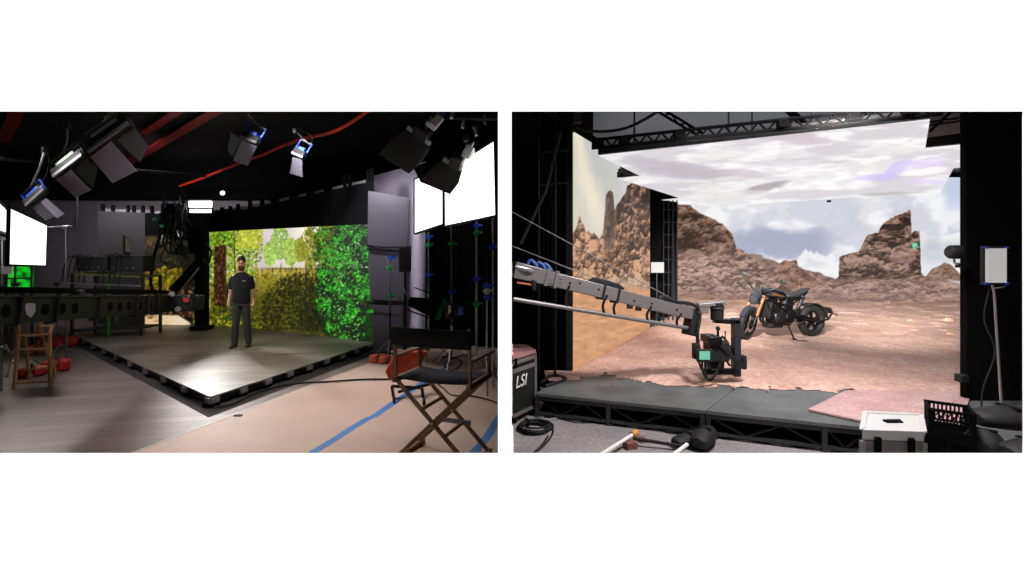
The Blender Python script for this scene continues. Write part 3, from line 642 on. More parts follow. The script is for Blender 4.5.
for i, (px, py, d, lab) in enumerate(((437, 121, 7.8, 'small silver lamp body with blue knob above the farther softbox'), (468, 152, 7.4, 'small silver lamp body at the upper corner of the white panels'), (452, 116, 7.6, 'bright pipe clamp at the top, nearest the farther softbox'), (463, 126, 7.6, 'pipe clamp below the top edge, between softboxes and white panels'), (485, 122, 7.4, 'violet-grey pipe clamp on the pipe above the largest white panel'), (476, 134, 7.4, 'short pipe clamp hanging above the largest white panel'))):
    t = thing('pipe_clamp' if i > 1 else 'small_lamp', lab, 'clamp' if i > 1 else 'light fixture', tuple(P(px, py, d)))
    w = .13 if i < 2 else .05; rot = Matrix.Rotation(.7-.2*i, 3, 'Y')
    MB().box(P(px, py, d), (w, .1, w*1.5), rot).build('body', M['silver' if i < 2 else 'steel'], t, world=True, bevel=.008)
    MB().cyl(P(px, py, d)+rot @ V((0,0,w*.75)), P(px, py, d)+rot @ V((0,0,w*.75+.08)), .02).build('knob', M['blueclamp' if i == 0 else 'steel'], t, world=True)
    MB().tube([P(px, py, d), P(px+1.5, py-9, d)], .012).build('hanger', M['steel'], t, world=True)

# ------------------------------------------------------------------ white diffuser panels and the stands that carry them
def diffuser(lab, quad, ds, seams=(), group=None):
    p = [P(x, y, d) for (x, y), d in zip(quad, ds)]; c = (p[2]+p[3])/2
    t = thing('diffuser_panel', lab, 'light panel', tuple(c), 0, group)
    n = (p[1]-p[0]).cross(p[3]-p[0]).normalized()
    if n.y > 0: n = -n
    MB().slab(p, .02, n).build('lit_cloth', M['panel'], t, world=True, smooth=False)
    for i in range(4): MB().bar(p[i]-n*.012, p[(i+1) % 4]-n*.012, .035, .05, n).build('frame_bar', M['black'], t, world=True)
    for f in seams: MB().bar(p[0].lerp(p[1], f)+n*.01, p[3].lerp(p[2], f)+n*.01, .035, .03, n).build('seam', M['darkgrey'], t, world=True)
    return t
diffuser('large glowing white diffuser panel in the upper right corner', [(444.5, 172), (494.7, 140), (496.3, 216), (445, 226.5)], (9.0, 7.0, 7.0, 9.0))
diffuser('smaller glowing white diffuser panel beside the grey wall', [(414.5, 179.5), (443.3, 166), (443.3, 224.5), (414.5, 233.8)], (9.7, 9.05, 9.05, 9.7))
diffuser('wide glowing white diffuser at the left edge, seamed in two, above green cloth', [(7.7, 207.4), (45.6, 225), (44.3, 266), (6.4, 265)], (8.0, 10.0, 10.0, 8.0), (.58,))
diffuser('slanted sliver of a white diffuser at the far left edge', [(-14, 190), (7, 211), (6.5, 234.5), (-14, 226)], (8.4, 8.8, 8.8, 8.4))
def light_stand(lab, px, d, ytop, clamps, group, cat='stand', mm='greenframe', legs=True, r=.017, spread=.42):
    b = F(px, HY+EYE*FOC/d); t = thing('light_stand', lab, cat, (b.x, b.y, 0), 0, group)
    zt = P(px, ytop, d).z
    MB().tube([(0,0,.12), (0,0,zt*.55)], r).build('lower_pole', M[mm], t); MB().tube([(0,0,zt*.52), (0,0,zt)], r*.75).build('upper_pole', M['steel'], t)
    if legs:
        for k in range(3):
            a = .6+k*2*PI/3; e = V((math.cos(a), math.sin(a), 0))
            MB().tube([V((0,0,.32+.03*k)), e*.1+V((0,0,.3)), e*spread+V((0,0,.02))], .012).build('leg', M['dullsteel'], t)
    for py, m in clamps:
        z = P(px, py, d).z
        MB().box((0, 0, z), (.075, .07, .09)).box((.06, -.01, z+.01), (.08, .03, .035)).cyl((-.06, 0, z), (-.02, 0, z), .022, n=10).build('clamp', M[m], t, bevel=.006)
    return t
G = 'light stands in front of the black curtain'
light_stand('light stand under the smaller white diffuser, blue clamp over green clamp', 428.5, 9.3, 232, [(237, 'blueclamp'), (245, 'greenclamp'), (275, 'blueclamp')], G)
light_stand('light stand below the seam between the two white diffusers, one green clamp up high', 451.5, 8.7, 222, [(244, 'greenclamp'), (292, 'blueclamp')], G)
light_stand('light stand under the middle of the large white diffuser, green clamp up high', 476.5, 7.9, 216, [(226, 'blueclamp'), (233, 'greenclamp'), (279, 'blueclamp'), (304, 'greenclamp')], G)
light_stand('light stand at the far right edge of the forest studio', 493, 7.3, 214, [(247, 'blueclamp')], G, spread=.2)
light_stand('bare chrome stand with blue bracket right behind the black chair', 487, 7.0, 283, [(286, 'blueclamp'), (291, 'steel'), (297, 'blueclamp')], G, mm='steel', spread=.26)

# black curtain behind the stands
cv = thing('stage_curtain', 'tall black curtain behind the row of light stands', 'curtain', tuple(F(462, 346)))
a, b = P(425.5, 255, 10.8), P(511.5, 255, 10.2); n = 150; vs, fs = [], []
for i in range(n+1):
    f = i/n; q = a.lerp(b, f); w = .045*math.sin(i*.9)+.03*math.sin(i*.37+1)
    for z in (.02, 1.6, 3.2, 5.0): vs.append((q.x, q.y+w*(1.15-z*.1), z))
for i in range(n):
    for k in range(3): fs.append((i*4+k, (i+1)*4+k, (i+1)*4+k+1, i*4+k+1))
o = MB().add(vs, fs).build('drape', M['velvet'], cv, world=True); s_ = o.modifiers.new('t', 'SOLIDIFY'); s_.thickness = .008
MB().tube([a+V((0,0,3.0)), b+V((0,0,3.0))], .025).build('curtain_rail', M['blackmetal'], cv, world=True)

# ------------------------------------------------------------------ grey flats beside the LED wall, speaker
gf = thing('grey_flat', 'tall satin grey flat standing at the right end of the forest wall', 'panel', tuple(F(388, 352)))
qa = [P(368, 190.5, 9.75), P(408.5, 197.5, 9.5), P(407.5, 253, 9.5), P(367.5, 251, 9.75)]
qb = [P(368.5, 252, 9.78), P(406, 254, 9.55), P(404, 301, 9.55), P(370, 300, 9.78)]
qc = [P(373, 301, 9.85), P(402, 302, 9.65), (P(404, 300, 9.65).x, 9.65, 0.0), (P(373, 300, 9.85).x, 9.85, 0.0)]
gm = mat('satin_grey_flat', (74, 70, 80), .36, .3, scale=1.5)
for nm, q in (('upper_panel', qa), ('middle_panel', qb), ('lower_panel', qc)): MB().slab(q, .05, (0,-1,0)).build(nm, gm, gf, world=True, bevel=.006)
for z in (245.5, 249, 302.5): MB().tube(arc(P(367, z, 9.7), P(405, z+1.5, 9.44), .02), .014).build('strap', M['dull'], gf, world=True)
MB().box((qc[2][0]-.3, 9.9, .03), (.8, .5, .06)).build('base', M['black'], gf, world=True, bevel=.01)
sp = thing('speaker', 'black box loudspeaker on a dark stand beside the grey flat', 'speaker', tuple(F(405, 358)))
MB().box(P(405, 259, 9.2), (.2, .2, .49)).build('cabinet', M['black'], sp, world=True, bevel=.02)
MB().box(P(405, 259, 9.2)+V((0,-.103,0)), (.17, .012, .44)).build('grille', M['blackmetal'], sp, world=True, bevel=.004)
b = F(405, 255+FOC*2/9.25)
MB().tube([(b.x, b.y, .1), (b.x, b.y, 1.9)], .022).build('pole', M['blackmetal'], sp, world=True)
for k in range(3): MB().tube([(b.x, b.y, .5), (b.x+.35*math.cos(k*2.1), b.y+.35*math.sin(k*2.1), .015)], .014).build('leg', M['blackmetal'], sp, world=True)
bs = light_stand('slanting boom stand with blue and green clamps in front of the grey flat', 390, 9.2, 262, [(258, 'blueclamp'), (268, 'greenclamp'), (296, 'greenclamp')], None, mm='blackmetal')
MB().tube([P(386, 257, 9.15), P(399, 279, 9.0), P(409, 300, 8.9)], .012).build('boom_arm', M['steel'], bs, world=True)

# fresnel lamp with barn doors
fl = thing('fresnel_lamp', 'black spotlight with barn doors and a round body, above the black chair', 'light fixture', tuple(F(444, 366)))
c = P(452, 311, 8.5)
ring = P(441, 309, 8.45)
ax = V((-1, -.12, .02)).normalized()
MB().cyl(c+ax*.12, c-ax*.12, .15, .13, 20).build('lamp_body', M['darkgrey'], fl, world=True, bevel=.01)
MB().torus(c-ax*.02, ax, .16, .012, 28, 8).build('cooling_ring', M['blackmetal'], fl, world=True)
MB().box(c-ax*.17+V((0,-.1,.02)), (.1, .1, .16)).build('switch_box', M['blue'], fl, world=True, bevel=.01)
MB().box(c+V((-.02,-.15,.05)), (.05, .04, .14)).build('handle', M['steel'], fl, world=True, bevel=.008)
MB().slab([P(442.5, 299, 8.3), P(447, 301, 8.4), P(439, 321, 8.4), P(434.5, 319, 8.3)], .06, (0,-1,0)).build('lens_frame', M['greenclamp'], fl, world=True, bevel=.005)
MB().slab([P(410, 297, 8.2), P(443, 299, 8.3), P(434.5, 319, 8.3), P(407.5, 305.5, 8.2)], .012, (0,-1,0)).build('barn_door', M['dull'], fl, world=True)
MB().slab([P(415, 287, 8.6), P(443, 298, 8.4), P(443, 298.6, 8.6), P(414, 287.6, 8.9)], .01, (0,0,1)).build('barn_door', M['dull'], fl, world=True)
MB().slab([P(407, 309, 8.2), P(434, 319, 8.3), P(434, 320, 8.6), P(407, 310, 8.6)], .01, (0,0,1)).build('barn_door', M['dull'], fl, world=True)
MB().tube([c+V((0,-.19,0)), c+V((0,-.19,-.2)), c+V((0,0,-.26)), c+V((0,.19,-.2)), c+V((0,.19,0))], .014).build('yoke', M['blackmetal'], fl, world=True)
MB().tube([c+V((0,0,-.26)), (c.x, c.y, .3)], .018).build('pole', M['steel'], fl, world=True)
for k in range(3): MB().tube([(c.x, c.y, .45), (c.x+.4*math.cos(k*2.1+.4), c.y+.4*math.sin(k*2.1+.4), .015)], .013).build('leg', M['steel'], fl, world=True)
# ------------------------------------------------------------------ director's chairs
def director_chair(label, loc, rz, wm, fabric, w=.6, d=.44, zs=.83, zb=1.29, group=None):
    """x across, +y is the front of the seat, back at y=0"""
    t = thing('director_chair', label, 'chair', loc, rz, group); h = w/2
    for s in (-1, 1):
        MB().bar((s*h, 0, zs-.02), (s*h, -.03, zb+.03), .03, .026).build('back_post', wm, t, bevel=.004)
        MB().bar((s*h, d, zs-.02), (s*h, d, zs+.19), .03, .026).build('front_post', wm, t, bevel=.004)
        MB().bar((s*h, -.02, zs+.2), (s*h, d+.07, zs+.2), .075, .022).build('armrest', wm, t, bevel=.006)
        MB().bar((s*h, -.04, zs-.03), (s*h, d+.04, zs-.03), .045, .05).build('seat_rail', wm, t, bevel=.004)
    for y, k in ((.02, 1), (d-.02, -1)):
        for s in (-1, 1): MB().bar((s*(h-.01), y+.012*s*k, zs-.05), (-s*(h-.01), y+.012*s*k, .05), .04, .022, (0,1,0)).build('leg', wm, t, bevel=.004)
        MB().cyl((0, y-.03, zs/2), (0, y+.03, zs/2), .012, n=10).build('pivot_bolt', M['steel'], t)
    for s in (-1, 1):
        MB().bar((s*(h-.01), -.05, .03), (s*(h-.01), d+.05, .03), .05, .05).build('floor_rail', wm, t, bevel=.004)
    MB().bar((-.12, -.01, zs*.64), (-.12, d, zs*.64), .02, .03).build('stretcher', wm, t); MB().bar((.12, 0, zs*.36), (.12, d+.01, zs*.36), .02, .03).build('stretcher', wm, t)
    MB().bar((-.2, d-.01, .3), (.2, d-.01, .3), .025, .05).build('footrest', M['flap'], t, bevel=.006)
    if fabric:
        vs, fs = [], []; n = 14
        for i in range(n+1):
            f = i/n; x = -h+w*f; sag = -.02*math.sin(PI*f)
            vs += [(x, -.02, zs-.005+sag), (x, d+.02, zs-.005+sag)]
        for i in range(n): fs.append((2*i, 2*i+1, 2*i+3, 2*i+2))
        o = MB().add(vs, fs).build('seat', M['seatcloth'], t); q = o.modifiers.new('t', 'SOLIDIFY'); q.thickness = .008
        vs, fs = [], []
        for i in range(n+1):
            f = i/n; x = -h-.02+(w+.04)*f; b = .025*math.sin(PI*f)
            vs += [(x, -.035-b, zb-.15), (x, -.05-b, zb+.02)]
        for i in range(n): fs.append((2*i, 2*i+1, 2*i+3, 2*i+2))
        o = MB().add(vs, fs).build('backrest', M['cloth'], t); q = o.modifiers.new('t', 'SOLIDIFY'); q.thickness = .03; q.offset = 0
    return t
director_chair("tall wooden director's chair with black canvas back and dark seat, right foreground", (-.752, 4.52, 0), math.radians(-20), M['wood'], True, w=.79)
hs = thing('folding_stool', 'tan wooden folding high stool standing under the black crane beam', 'stool', tuple(F(37, 383)))
fl_, fr_, bl_, br_ = F(14, 389.5), F(49.7, 388), F(29, 379), F(56, 375.5)
tl, tr, ul, ur = P(19, 334, 7.15), P(50, 333, 7.25), P(25, 335, 7.5), P(41, 334, 7.6)
for a_, b_ in ((fl_, tl+(tl-fl_)*.0), (fr_, tr), (bl_, ul), (br_, ur)): MB().bar(a_, b_, .042, .03, (0,1,0)).build('leg', M['tanwood'], hs, world=True, bevel=.005)
MB().slab([tl+V((-.02,-.02,0)), tr+V((.02,-.02,0)), ur+V((.05,.05,0)), ul+V((0,.05,0))], .035, (0,0,1)).build('seat_board', M['tanwood'], hs, world=True, bevel=.006)
for p_, x_ in ((tl, 16), (ur, 43)): MB().bar(p_, P(x_, 306, p_.y), .04, .03, (0,1,0)).build('back_post', M['tanwood'], hs, world=True, bevel=.005)
MB().bar(P(40, 326, 7.5), P(53, 326, 7.4), .05, .025).build('armrest', M['tanwood'], hs, world=True, bevel=.005); MB().bar(P(52, 326, 7.4), tr, .03, .03, (0,1,0)).build('arm_post', M['tanwood'], hs, world=True)
for a_, b_ in ((fl_.lerp(tl, .12), fr_.lerp(tr, .12)), (fl_.lerp(tl, .72), fr_.lerp(tr, .72)), (bl_.lerp(ul, .2), br_.lerp(ur, .25))): MB().bar(a_, b_, .03, .025, (0,0,1)).build('stretcher', M['tanwood'], hs, world=True)
MB().slab([P(50.5, 361, 7.25), P(58, 359, 7.4), P(55, 366, 7.3), P(51, 368, 7.25)], .02, (0,-1,.3)).build('side_tray', M['tanwood'], hs, world=True, bevel=.003)

# ------------------------------------------------------------------ sandbags and stands at the left
def sandbag(name, label, loc, rz, m, w=.34, h=.13, group=None, strap='black', tilt=0.0):
    t = thing(name, label, 'sandbag', loc, rz, group)
    for s in (-1, 1):
        mb = MB(); c = V((s*w*.27, 0, h*.5))
        rings = []
        for i in range(9):
            f = i/8; k = math.sin(PI*(.08+.84*f))**.28; y = (f-.5)*w*.7
            rings.append([(c.x+w*.27*k*math.copysign(abs(math.cos(a))**.6, math.cos(a)), y, h*.5+h*.52*k*math.copysign(abs(math.sin(a))**.6, math.sin(a))*(1+.08*math.sin(a*3+i))) for a in np.linspace(0, 2*PI, 16, endpoint=False)])
        mb.hull(rings).build('pouch', m, t, sub=1)
    MB().bar((-.05, 0, h+.0), (.05, 0, h+.0), w*.5, .014).build('saddle', m, t, bevel=.004)
    MB().tube(arc((0, -w*.18, h), (0, w*.18, h), -.055, 8), .012, 6).build('handle', M[strap], t)
    return t
GB = 'sandbags weighing the stands at the left'
def on(px, py, z=0.0): p = F(px, py, z); return (p.x, p.y, z)
sandbag('sandbag', 'small red sandbag on the floor, seen between the legs of the tan chair frame', on(32, 376), .75, M['redbag'], .34, .15, GB)
sandbag('sandbag', 'bright red sandbag right behind the tan chair frame, against the tall stand', on(56, 371), .7, M['redbag'], .36, .2, GB)
sandbag('sandbag', 'brownish-orange sandbag behind the tan chair frame', on(36, 354), .7, M['orangebag'], .36, .19, GB)
sandbag('sandbag', 'red sandbag partly hidden behind the brownish-orange one', on(47, 345), .7, M['redbag'], .36, .19, GB)
sandbag('sandbag', 'dull red sandbag nearest the left corner of the wooden stage', on(65, 346.5), .7, M['redbag'], .42, .22, GB)
sandbag('sandbag', 'orange saddle sandbag lying at the right corner of the wooden stage', on(380, 363), -.25, M['orangebag'], .36, .16)
def c_stand(label, px, py, ztop, arm=None, rot=0.0):
    b = F(px, py); t = thing('c_stand', label, 'stand', (b.x, b.y, 0), rot, 'steel stands at the left')
    MB().tube([(0,0,.1), (0,0,ztop*.6)], .018).build('lower_pole', M['dullsteel'], t); MB().tube([(0,0,ztop*.58), (0,0,ztop)], .013).build('upper_pole', M['dullsteel'], t)
    for k in range(3):
        a = k*2*PI/3+.2; e = V((math.cos(a), math.sin(a), 0)); z0 = .16+.05*k
        MB().tube(smoothline([V((0,0,z0+.1)), e*.12+V((0,0,z0+.11)), e*.3+V((0,0,.1)), e*.42+V((0,0,.015))], 4), .013).build('leg', M['dullsteel'], t)
    MB().cyl((-.05,0,ztop), (.05,0,ztop), .035, n=14).build('grip_head', M['darkgrey'], t)
    if arm: MB().tube([(arm[0],0,ztop), (arm[1],0,ztop+.02)], .01).build('arm', M['dullsteel'], t)
    return t
c_stand('tall steel stand with a crossbar near its top, beside the red sandbags', 66.5, 366, 2.5, (-.45, .1))
c_stand('steel stand just left of the tan chair frame, legs curved', 15, 372, 1.5, None, .9)
c_stand('steel stand behind the brownish-orange sandbag', 57, 345, 1.35, None, 2.0)
c_stand('steel stand at the far left edge with a round knob on top', 1.5, 365, 2.3, None, 1.6)
gc = thing('equipment_case', 'grey-green wheeled case cut by the left edge of the photo', 'case', (-6.75, 6.25, 0))
b = F(4, 396, .0)
x1 = P(4.5, 380, 6.56).x
MB().box((x1-.3, 6.35, .43), (.6, .4, .58)).build('body', M['greencase'], gc, world=True, bevel=.02)
MB().box((x1-.3, 6.35, .735), (.62, .42, .03)).build('lid', M['darkgrey'], gc, world=True, bevel=.008)
for sx in (-.5, -.1):
    for sy in (6.2, 6.5): MB().torus((x1+sx, sy, .055), (1,0,0), .036, .018, 16, 8).cyl((x1+sx-.02, sy, .055), (x1+sx+.02, sy, .055), .03, n=12).build('castor', M['rubber'], gc, world=True)
MB().bar((x1-.3, 6.14, .5), (x1-.1, 6.14, .5), .03, .03).build('handle', M['steel'], gc, world=True)

# ------------------------------------------------------------------ green cloth, cart, monitor
gp = thing('green_screen_cloth', 'glowing green cloth in a black frame under the left white diffuser', 'cloth panel', tuple(F(20, 345)))
q = [P(8, 266, 10.2), P(32.5, 266, 10.6), P(32, 291, 10.6), P(7, 291, 10.2)]
MB().slab(q, .02, (0,-1,0)).build('cloth', M['greenfab'], gp, world=True)
for a, b in ((q[0], q[1]), (q[1], q[2]), (q[3], q[0]), (q[0].lerp(q[3], .5), q[1].lerp(q[2], .5)), (q[0].lerp(q[1], .33), q[3].lerp(q[2], .33))): MB().bar(a+V((0,-.02,0)), b+V((0,-.02,0)), .03, .03).build('frame_bar', M['black'], gp, world=True)
for p in (q[2], q[3]): MB().tube([p, (p.x, p.y, 0)], .02).build('leg', M['black'], gp, world=True)
mp = tag(MB().slab([P(-3, 266, 10), P(12, 267, 10), P(12, 274, 10), P(-3, 274, 10)], .01, (0,-1,0)).build('loose_sheet', M['paperwhite']), 'pale sheet left of the glowing green cloth', 'sheet')  # nothing holds this sheet up
ct = thing('equipment_cart', 'green-edged equipment cart standing behind the black crane beam', 'cart', tuple(F(108, 346)))
a, b = P(72, 273, 10.6), P(141, 276, 10.9)
MB().slab([a, b, b+V((0,.6,0)), a+V((0,.6,0))], .04, (0,0,1)).build('shelf', M['greenshelf'], ct, world=True, bevel=.006)
for p, m in ((a, 'darkgrey'), (a.lerp(b, .53), 'greenpost'), (b, 'darkgrey'), (a+V((0,.6,0)), 'darkgrey'), (b+V((0,.6,0)), 'darkgrey')): MB().bar((p.x, p.y, p.z), (p.x, p.y, .0 if proj(p)[0] < 84 else ZS+.002), .05, .05, (0,1,0)).build('post', M[m], ct, world=True)
a2, b2 = P(62, 283, 10.5), P(141, 286, 10.8); MB().bar(a2, b2, .02, .03).build('rail', M['steel'], ct, world=True)
MB().slab([V((a.x, a.y, .35)), V((b.x, b.y, .35)), V((b.x, b.y+.6, .35)), V((a.x, a.y+.6, .35))], .04, (0,0,1)).build('lower_shelf', M['darkgrey'], ct, world=True)
GD = 'black recorders on the equipment cart'
for p0, p1, lab in (((73, 272.6), (105, 258), 'wide black recorder at the left end of the equipment cart'), ((108, 273.8), (141, 257), 'black recorder at the right end of the equipment cart, under the small monitor')):
    A, B = P(p0[0], p0[1], 10.75), P(p1[0], p1[1], 10.75); t = thing('recorder', lab, 'recorder', ((A.x+B.x)/2, 10.9, A.z), 0, GD)
    MB().box(((A.x+B.x)/2, 11.0, (A.z+B.z)/2+.03), (B.x-A.x, .35, B.z-A.z-.02)).build('body', M['black'], t, world=True, bevel=.01)
    for k in range(4): MB().cyl((A.x+.1+k*.14, 10.825, A.z+.12), (A.x+.1+k*.14, 10.80, A.z+.12), .02, n=10).build('knob', M['grey'], t, world=True)
    for k in range(5):
        x = A.x+.06+k*.12; MB().tube(smoothline([(x, 10.8, B.z-.03), (x-.08-.03*k, 10.7, B.z+.03+.02*(k % 3)), (x-.2, 10.68, A.z+.1), (x-.26, 10.7, A.z-.25)], 5), .012, 6).build('cable', M['rubber'], t, world=True)
mo = thing('monitor', 'small upright monitor seen edge-on above the equipment cart', 'monitor', tuple(P(128, 257, 10.9)))
MB().slab([P(124, 234.5, 10.7), P(130.5, 241, 11.3), P(131, 254, 11.3), P(124, 253, 10.7)], .05, (1,-.3,0)).build('casing', M['black'], mo, world=True, bevel=.008)
MB().slab([P(125.3, 237, 10.74), P(130.6, 242, 11.27), P(130.8, 252.5, 11.27), P(125.5, 251.5, 10.74)], .01, (1,-.3,0)).build('screen', M['paperwhite'], mo, world=True)
MB().tube([P(127, 253, 11), P(127, 257.2, 11)], .04).build('stand', M['black'], mo, world=True)

# ------------------------------------------------------------------ crane across the left of the forest studio
cr = thing('camera_crane', 'long black camera crane beam with round holes and dark mast at its end', 'camera crane', (-5.7, 4.5, 0))
beam0, beam1 = P(-22, 312, 5.0), P(166, 304.3, 9.3); h0, h1 = .30, .30
dv = (beam1-beam0).normalized(); up = V((0,0,1)); sd = dv.cross(up).normalized()
def bp(t, s, u): return beam0.lerp(beam1, t)+sd*s+up*u
bm = mat('crane_black_paint', (25, 24, 24), .5, .2)
MB().hull([[bp(t, s, u) for s, u in ((-.1, -.15), (.1, -.15), (.1, .15), (-.1, .15))] for t in (0, .5, 1)]).build('beam', bm, cr, world=True, bevel=.012)
MB().hull([[bp(t, s, u) for s, u in ((-.13, .15), (.13, .15), (.13, .17), (-.13, .17))] for t in (0, 1)]).build('top_flange', M['darkgrey'], cr, world=True, bevel=.004)
MB().hull([[bp(t, s, u) for s, u in ((-.05, .2), (.05, .2), (.05, .27), (-.05, .27))] for t in (0, 1)]).build('cable_rail', M['dull'], cr, world=True, bevel=.004)
def tpx(px):   # position along the beam seen at px
    lo, hi = 0., 1.
    for _ in range(40):
        m_ = (lo+hi)/2
        if proj(bp(m_, .1, 0))[0] < px: lo = m_
        else: hi = m_
    return lo
for px in (6, 45, 62, 75, 110, 120, 129, 140, 150): 
    t = tpx(px); c = bp(t, .1, 0); MB().cyl(c-sd*.01, c+sd*.004, .072, n=24).build('round_hole', M['dull'], cr, world=True)
for px in (20, 57, 100, 137, 148, 158):
    t = tpx(px); MB().tube([bp(t, .12, .2), bp(t-.006, .125, .0), bp(t-.012, .12, -.15), bp(t-.014, 0, -.17)], .02).build('strap', M['rubber'], cr, world=True)
t = tpx(29.5); c = bp(t, .108, 0)
sh = [(-.07, .09), (.0, .1), (.075, .085), (.075, -.01), (.045, -.07), (.01, -.105), (-.045, -.06), (-.07, .01)]
MB().slab([c+dv*x*1.15+up*y*.82 for x, y in sh], .01, sd).build('shield_badge', M['lilac'], cr, world=True, label='pale lilac shield-shaped badge')
t = tpx(118); c = bp(t, .08, -.2); MB().torus(c, sd, .055, .025, 20, 8).cyl(c-sd*.02, c+sd*.02, .05, n=16).build('pulley', M['rubber'], cr, world=True)
t = tpx(80); MB().box(bp(t, .1, .2), (.08, .08, .09)).build('bracket', M['darkgrey'], cr, world=True)
MB().bar(beam0, beam0+V((-1.3,-.2,-.02)), .2, .2).build('counter_arm', M['black'], cr, world=True)
MB().tube([(beam0.x-1.2, beam0.y-.2, beam0.z-.1), (beam0.x-1.2, beam0.y-.2, .1)], .09).build('pedestal', M['black'], cr, world=True)
MB().box((beam0.x-1.2, beam0.y-.2, .05), (.7, .7, .1)).build('pedestal_base', M['black'], cr, world=True, bevel=.02)
# head at the far end: chassis, mast, brace, cable bundles
e = P(178, 303, 9.5)
MB().box(e+V((.1, 0, .0)), (.62, .4, .3)).build('head_chassis', M['black'], cr, world=True, bevel=.03)
for k, (px, py, c_) in enumerate(((172, 294, 'steel'), (186, 300, 'redbag'), (178, 309, 'steel'), (193, 296, 'blackmetal'))): MB().cyl(P(px, py, 9.25), P(px, py, 9.32), .05, n=12).build('knob', M[c_], cr, world=True)
MD = 11.9
mb_ = F(202, 255+1.85*FOC/MD, ZS)
ms = thing('rigging_mast', 'dark mast draped in black cable bundles, standing on the stage left of the man', 'mast', tuple(mb_))
MB().bar(V((mb_.x, MD, ZS+.004)), P(202, 214, MD), .25, .2, (0,1,0)).build('mast', M['dull'], ms, world=True, bevel=.012)
MB().box((mb_.x, MD, ZS+.05), (.4, .4, .09)).build('mast_base', M['dull'], ms, world=True, bevel=.02)
MB().bar(P(174, 291, MD-.15), P(203, 260, MD-.05), .2, .2, (0,1,0)).build('diagonal_brace', M['dull'], ms, world=True, bevel=.012)
MB().tube([P(178, 294, MD-.3), P(199, 268, MD-.2)], .022).build('strut', M['steel'], ms, world=True)
MB().bar(P(164, 206, MD), P(204, 222, MD), .15, .14).build('head_arm', M['black'], ms, world=True)
MB().box(P(181, 228, MD+.05), (.42, .3, .6)).build('control_box', M['dull'], ms, world=True, bevel=.03)
MB().box(P(196, 236, MD), (.26, .25, .9)).build('control_box', M['dull'], ms, world=True, bevel=.03)
MB().box(P(170, 214, MD-.05), (.3, .25, .5)).build('control_box', M['dull'], ms, world=True, bevel=.03)
for k in range(34):
    x = random.uniform(161, 188); y = random.uniform(194, 236); d = MD-.25+random.uniform(-.2, .2)
    pts = [P(x, y-6, d), P(x+random.uniform(-7, 5), y+random.uniform(2, 10), d-.1), P(x+random.uniform(-8, 5), y+random.uniform(14, 26), d), P(min(199, x+random.uniform(-2, 10)), y+random.uniform(16, 30), d+.1)]
    MB().tube(smoothline(pts, 6), random.uniform(.012, .026), 6).build('cable', M['blackmetal' if k % 3 == 0 else 'rubber'], ms, world=True)
for k in range(7):
    x, y = random.uniform(161, 186), random.uniform(192, 236); MB().bar(P(x, y, MD-.45), P(x+random.uniform(-3, 3), y+random.uniform(5, 9), MD-.45), .03, .03).build('clip', M['steel' if k % 2 else 'darkgrey'], ms, world=True, bevel=.005)
MB().tube(smoothline([P(158, 298, MD-.3), P(151, 285, MD-.3), P(153, 262, MD-.3), P(160, 236, MD-.3), P(170, 215, MD-.2)], 6), .035).build('cable', M['rubber'], ms, world=True)
MB().tube(smoothline([P(206, 243, MD-.2), P(211, 252, MD-.2), P(208, 264, MD-.2), P(203, 258, MD-.2)], 6), .022).build('cable', M['rubber'], ms, world=True)
for px, py in ((155, 219), (162, 226)): MB().box(P(px, py, MD-.5), (.09, .04, .06)).build('indicator_lamp', M['greenclamp'], ms, world=True)
LD = 11.7
lp = thing('lamp_panel', 'bright white rectangular lamp glowing on top of the dark mast', 'lamp', tuple(P(200, 214, LD)))
MB().box(P(200.5, 206.5, LD+.05), (.6, .06, .36)).build('housing', M['black'], lp, world=True, bevel=.01)
MB().box(P(200.5, 204.3, LD), (.54, .03, .15)).build('lit_panel', M['panelwarm'], lp, world=True, smooth=False)
MB().box(P(200.5, 211, LD), (.5, .03, .07)).build('lit_panel', M['panelwarm'], lp, world=True, smooth=False)
MB().tube([P(200.5, 208, LD+.08), P(201, 213.5, LD+.1)], .025).build('yoke', M['blackmetal'], lp, world=True)
bl = thing('bulb_lamp', 'small bright bulb glowing near the ceiling, right of the white lamp', 'lamp', tuple(P(222.5, 192, 13)))
MB().sph(P(222.5, 193, 13), .055).build('bulb', M['bulb'], bl, world=True); MB().tube([P(222.5, 191.5, 13), P(222.5, 172, 13)], .02).build('holder', M['blackmetal'], bl, world=True)

# ------------------------------------------------------------------ floor things
def tape(label, pts, w=.05, z=.008):
    t = MB(); p = [F(x, y, z) for x, y in pts]
    L_, R_ = [], []
    for i in range(len(p)):
        d = (p[min(i+1, len(p)-1)]-p[max(i-1, 0)]).normalized(); n = V((d.y, -d.x, 0)); j = .006*math.sin(i*4.1)
        L_.append(p[i]+n*(w/2+j)); R_.append(p[i]-n*(w/2-j))
    t.slab(L_+R_[::-1], .002, (0,0,1)); return tag(t.build('floor_tape', M['tape'], smooth=False), label, 'tape')
tape('long blue tape line crossing the tan floor in front of the stage', [(300, 462), (313, 452.5), (332, 440.5), (352, 428), (367, 419), (374, 416), (402, 397), (424, 382), (452, 363)], .1)
tape('short blue tape line at the lower right corner of the tan floor', [(466, 462), (476, 451), (488, 435), (497, 421), (503, 412)], .1)
def cable(label, pts, r=.014, z=None, m='rubber', cat='cable', group=None):
    o = MB().tube(smoothline(pts, 8), r, 8).build('cable', M[m]); return tag(o, label, cat, group)
ff = lambda x, y, r=.014: F(x, y, .01+r)
cable('black cable running across the tan floor from the stage to the orange case', [ff(214, 407), ff(232, 404), ff(252, 394), ff(275, 387), ff(300, 383), ff(330, 381.5), ff(360, 379.5), ff(392, 379)])
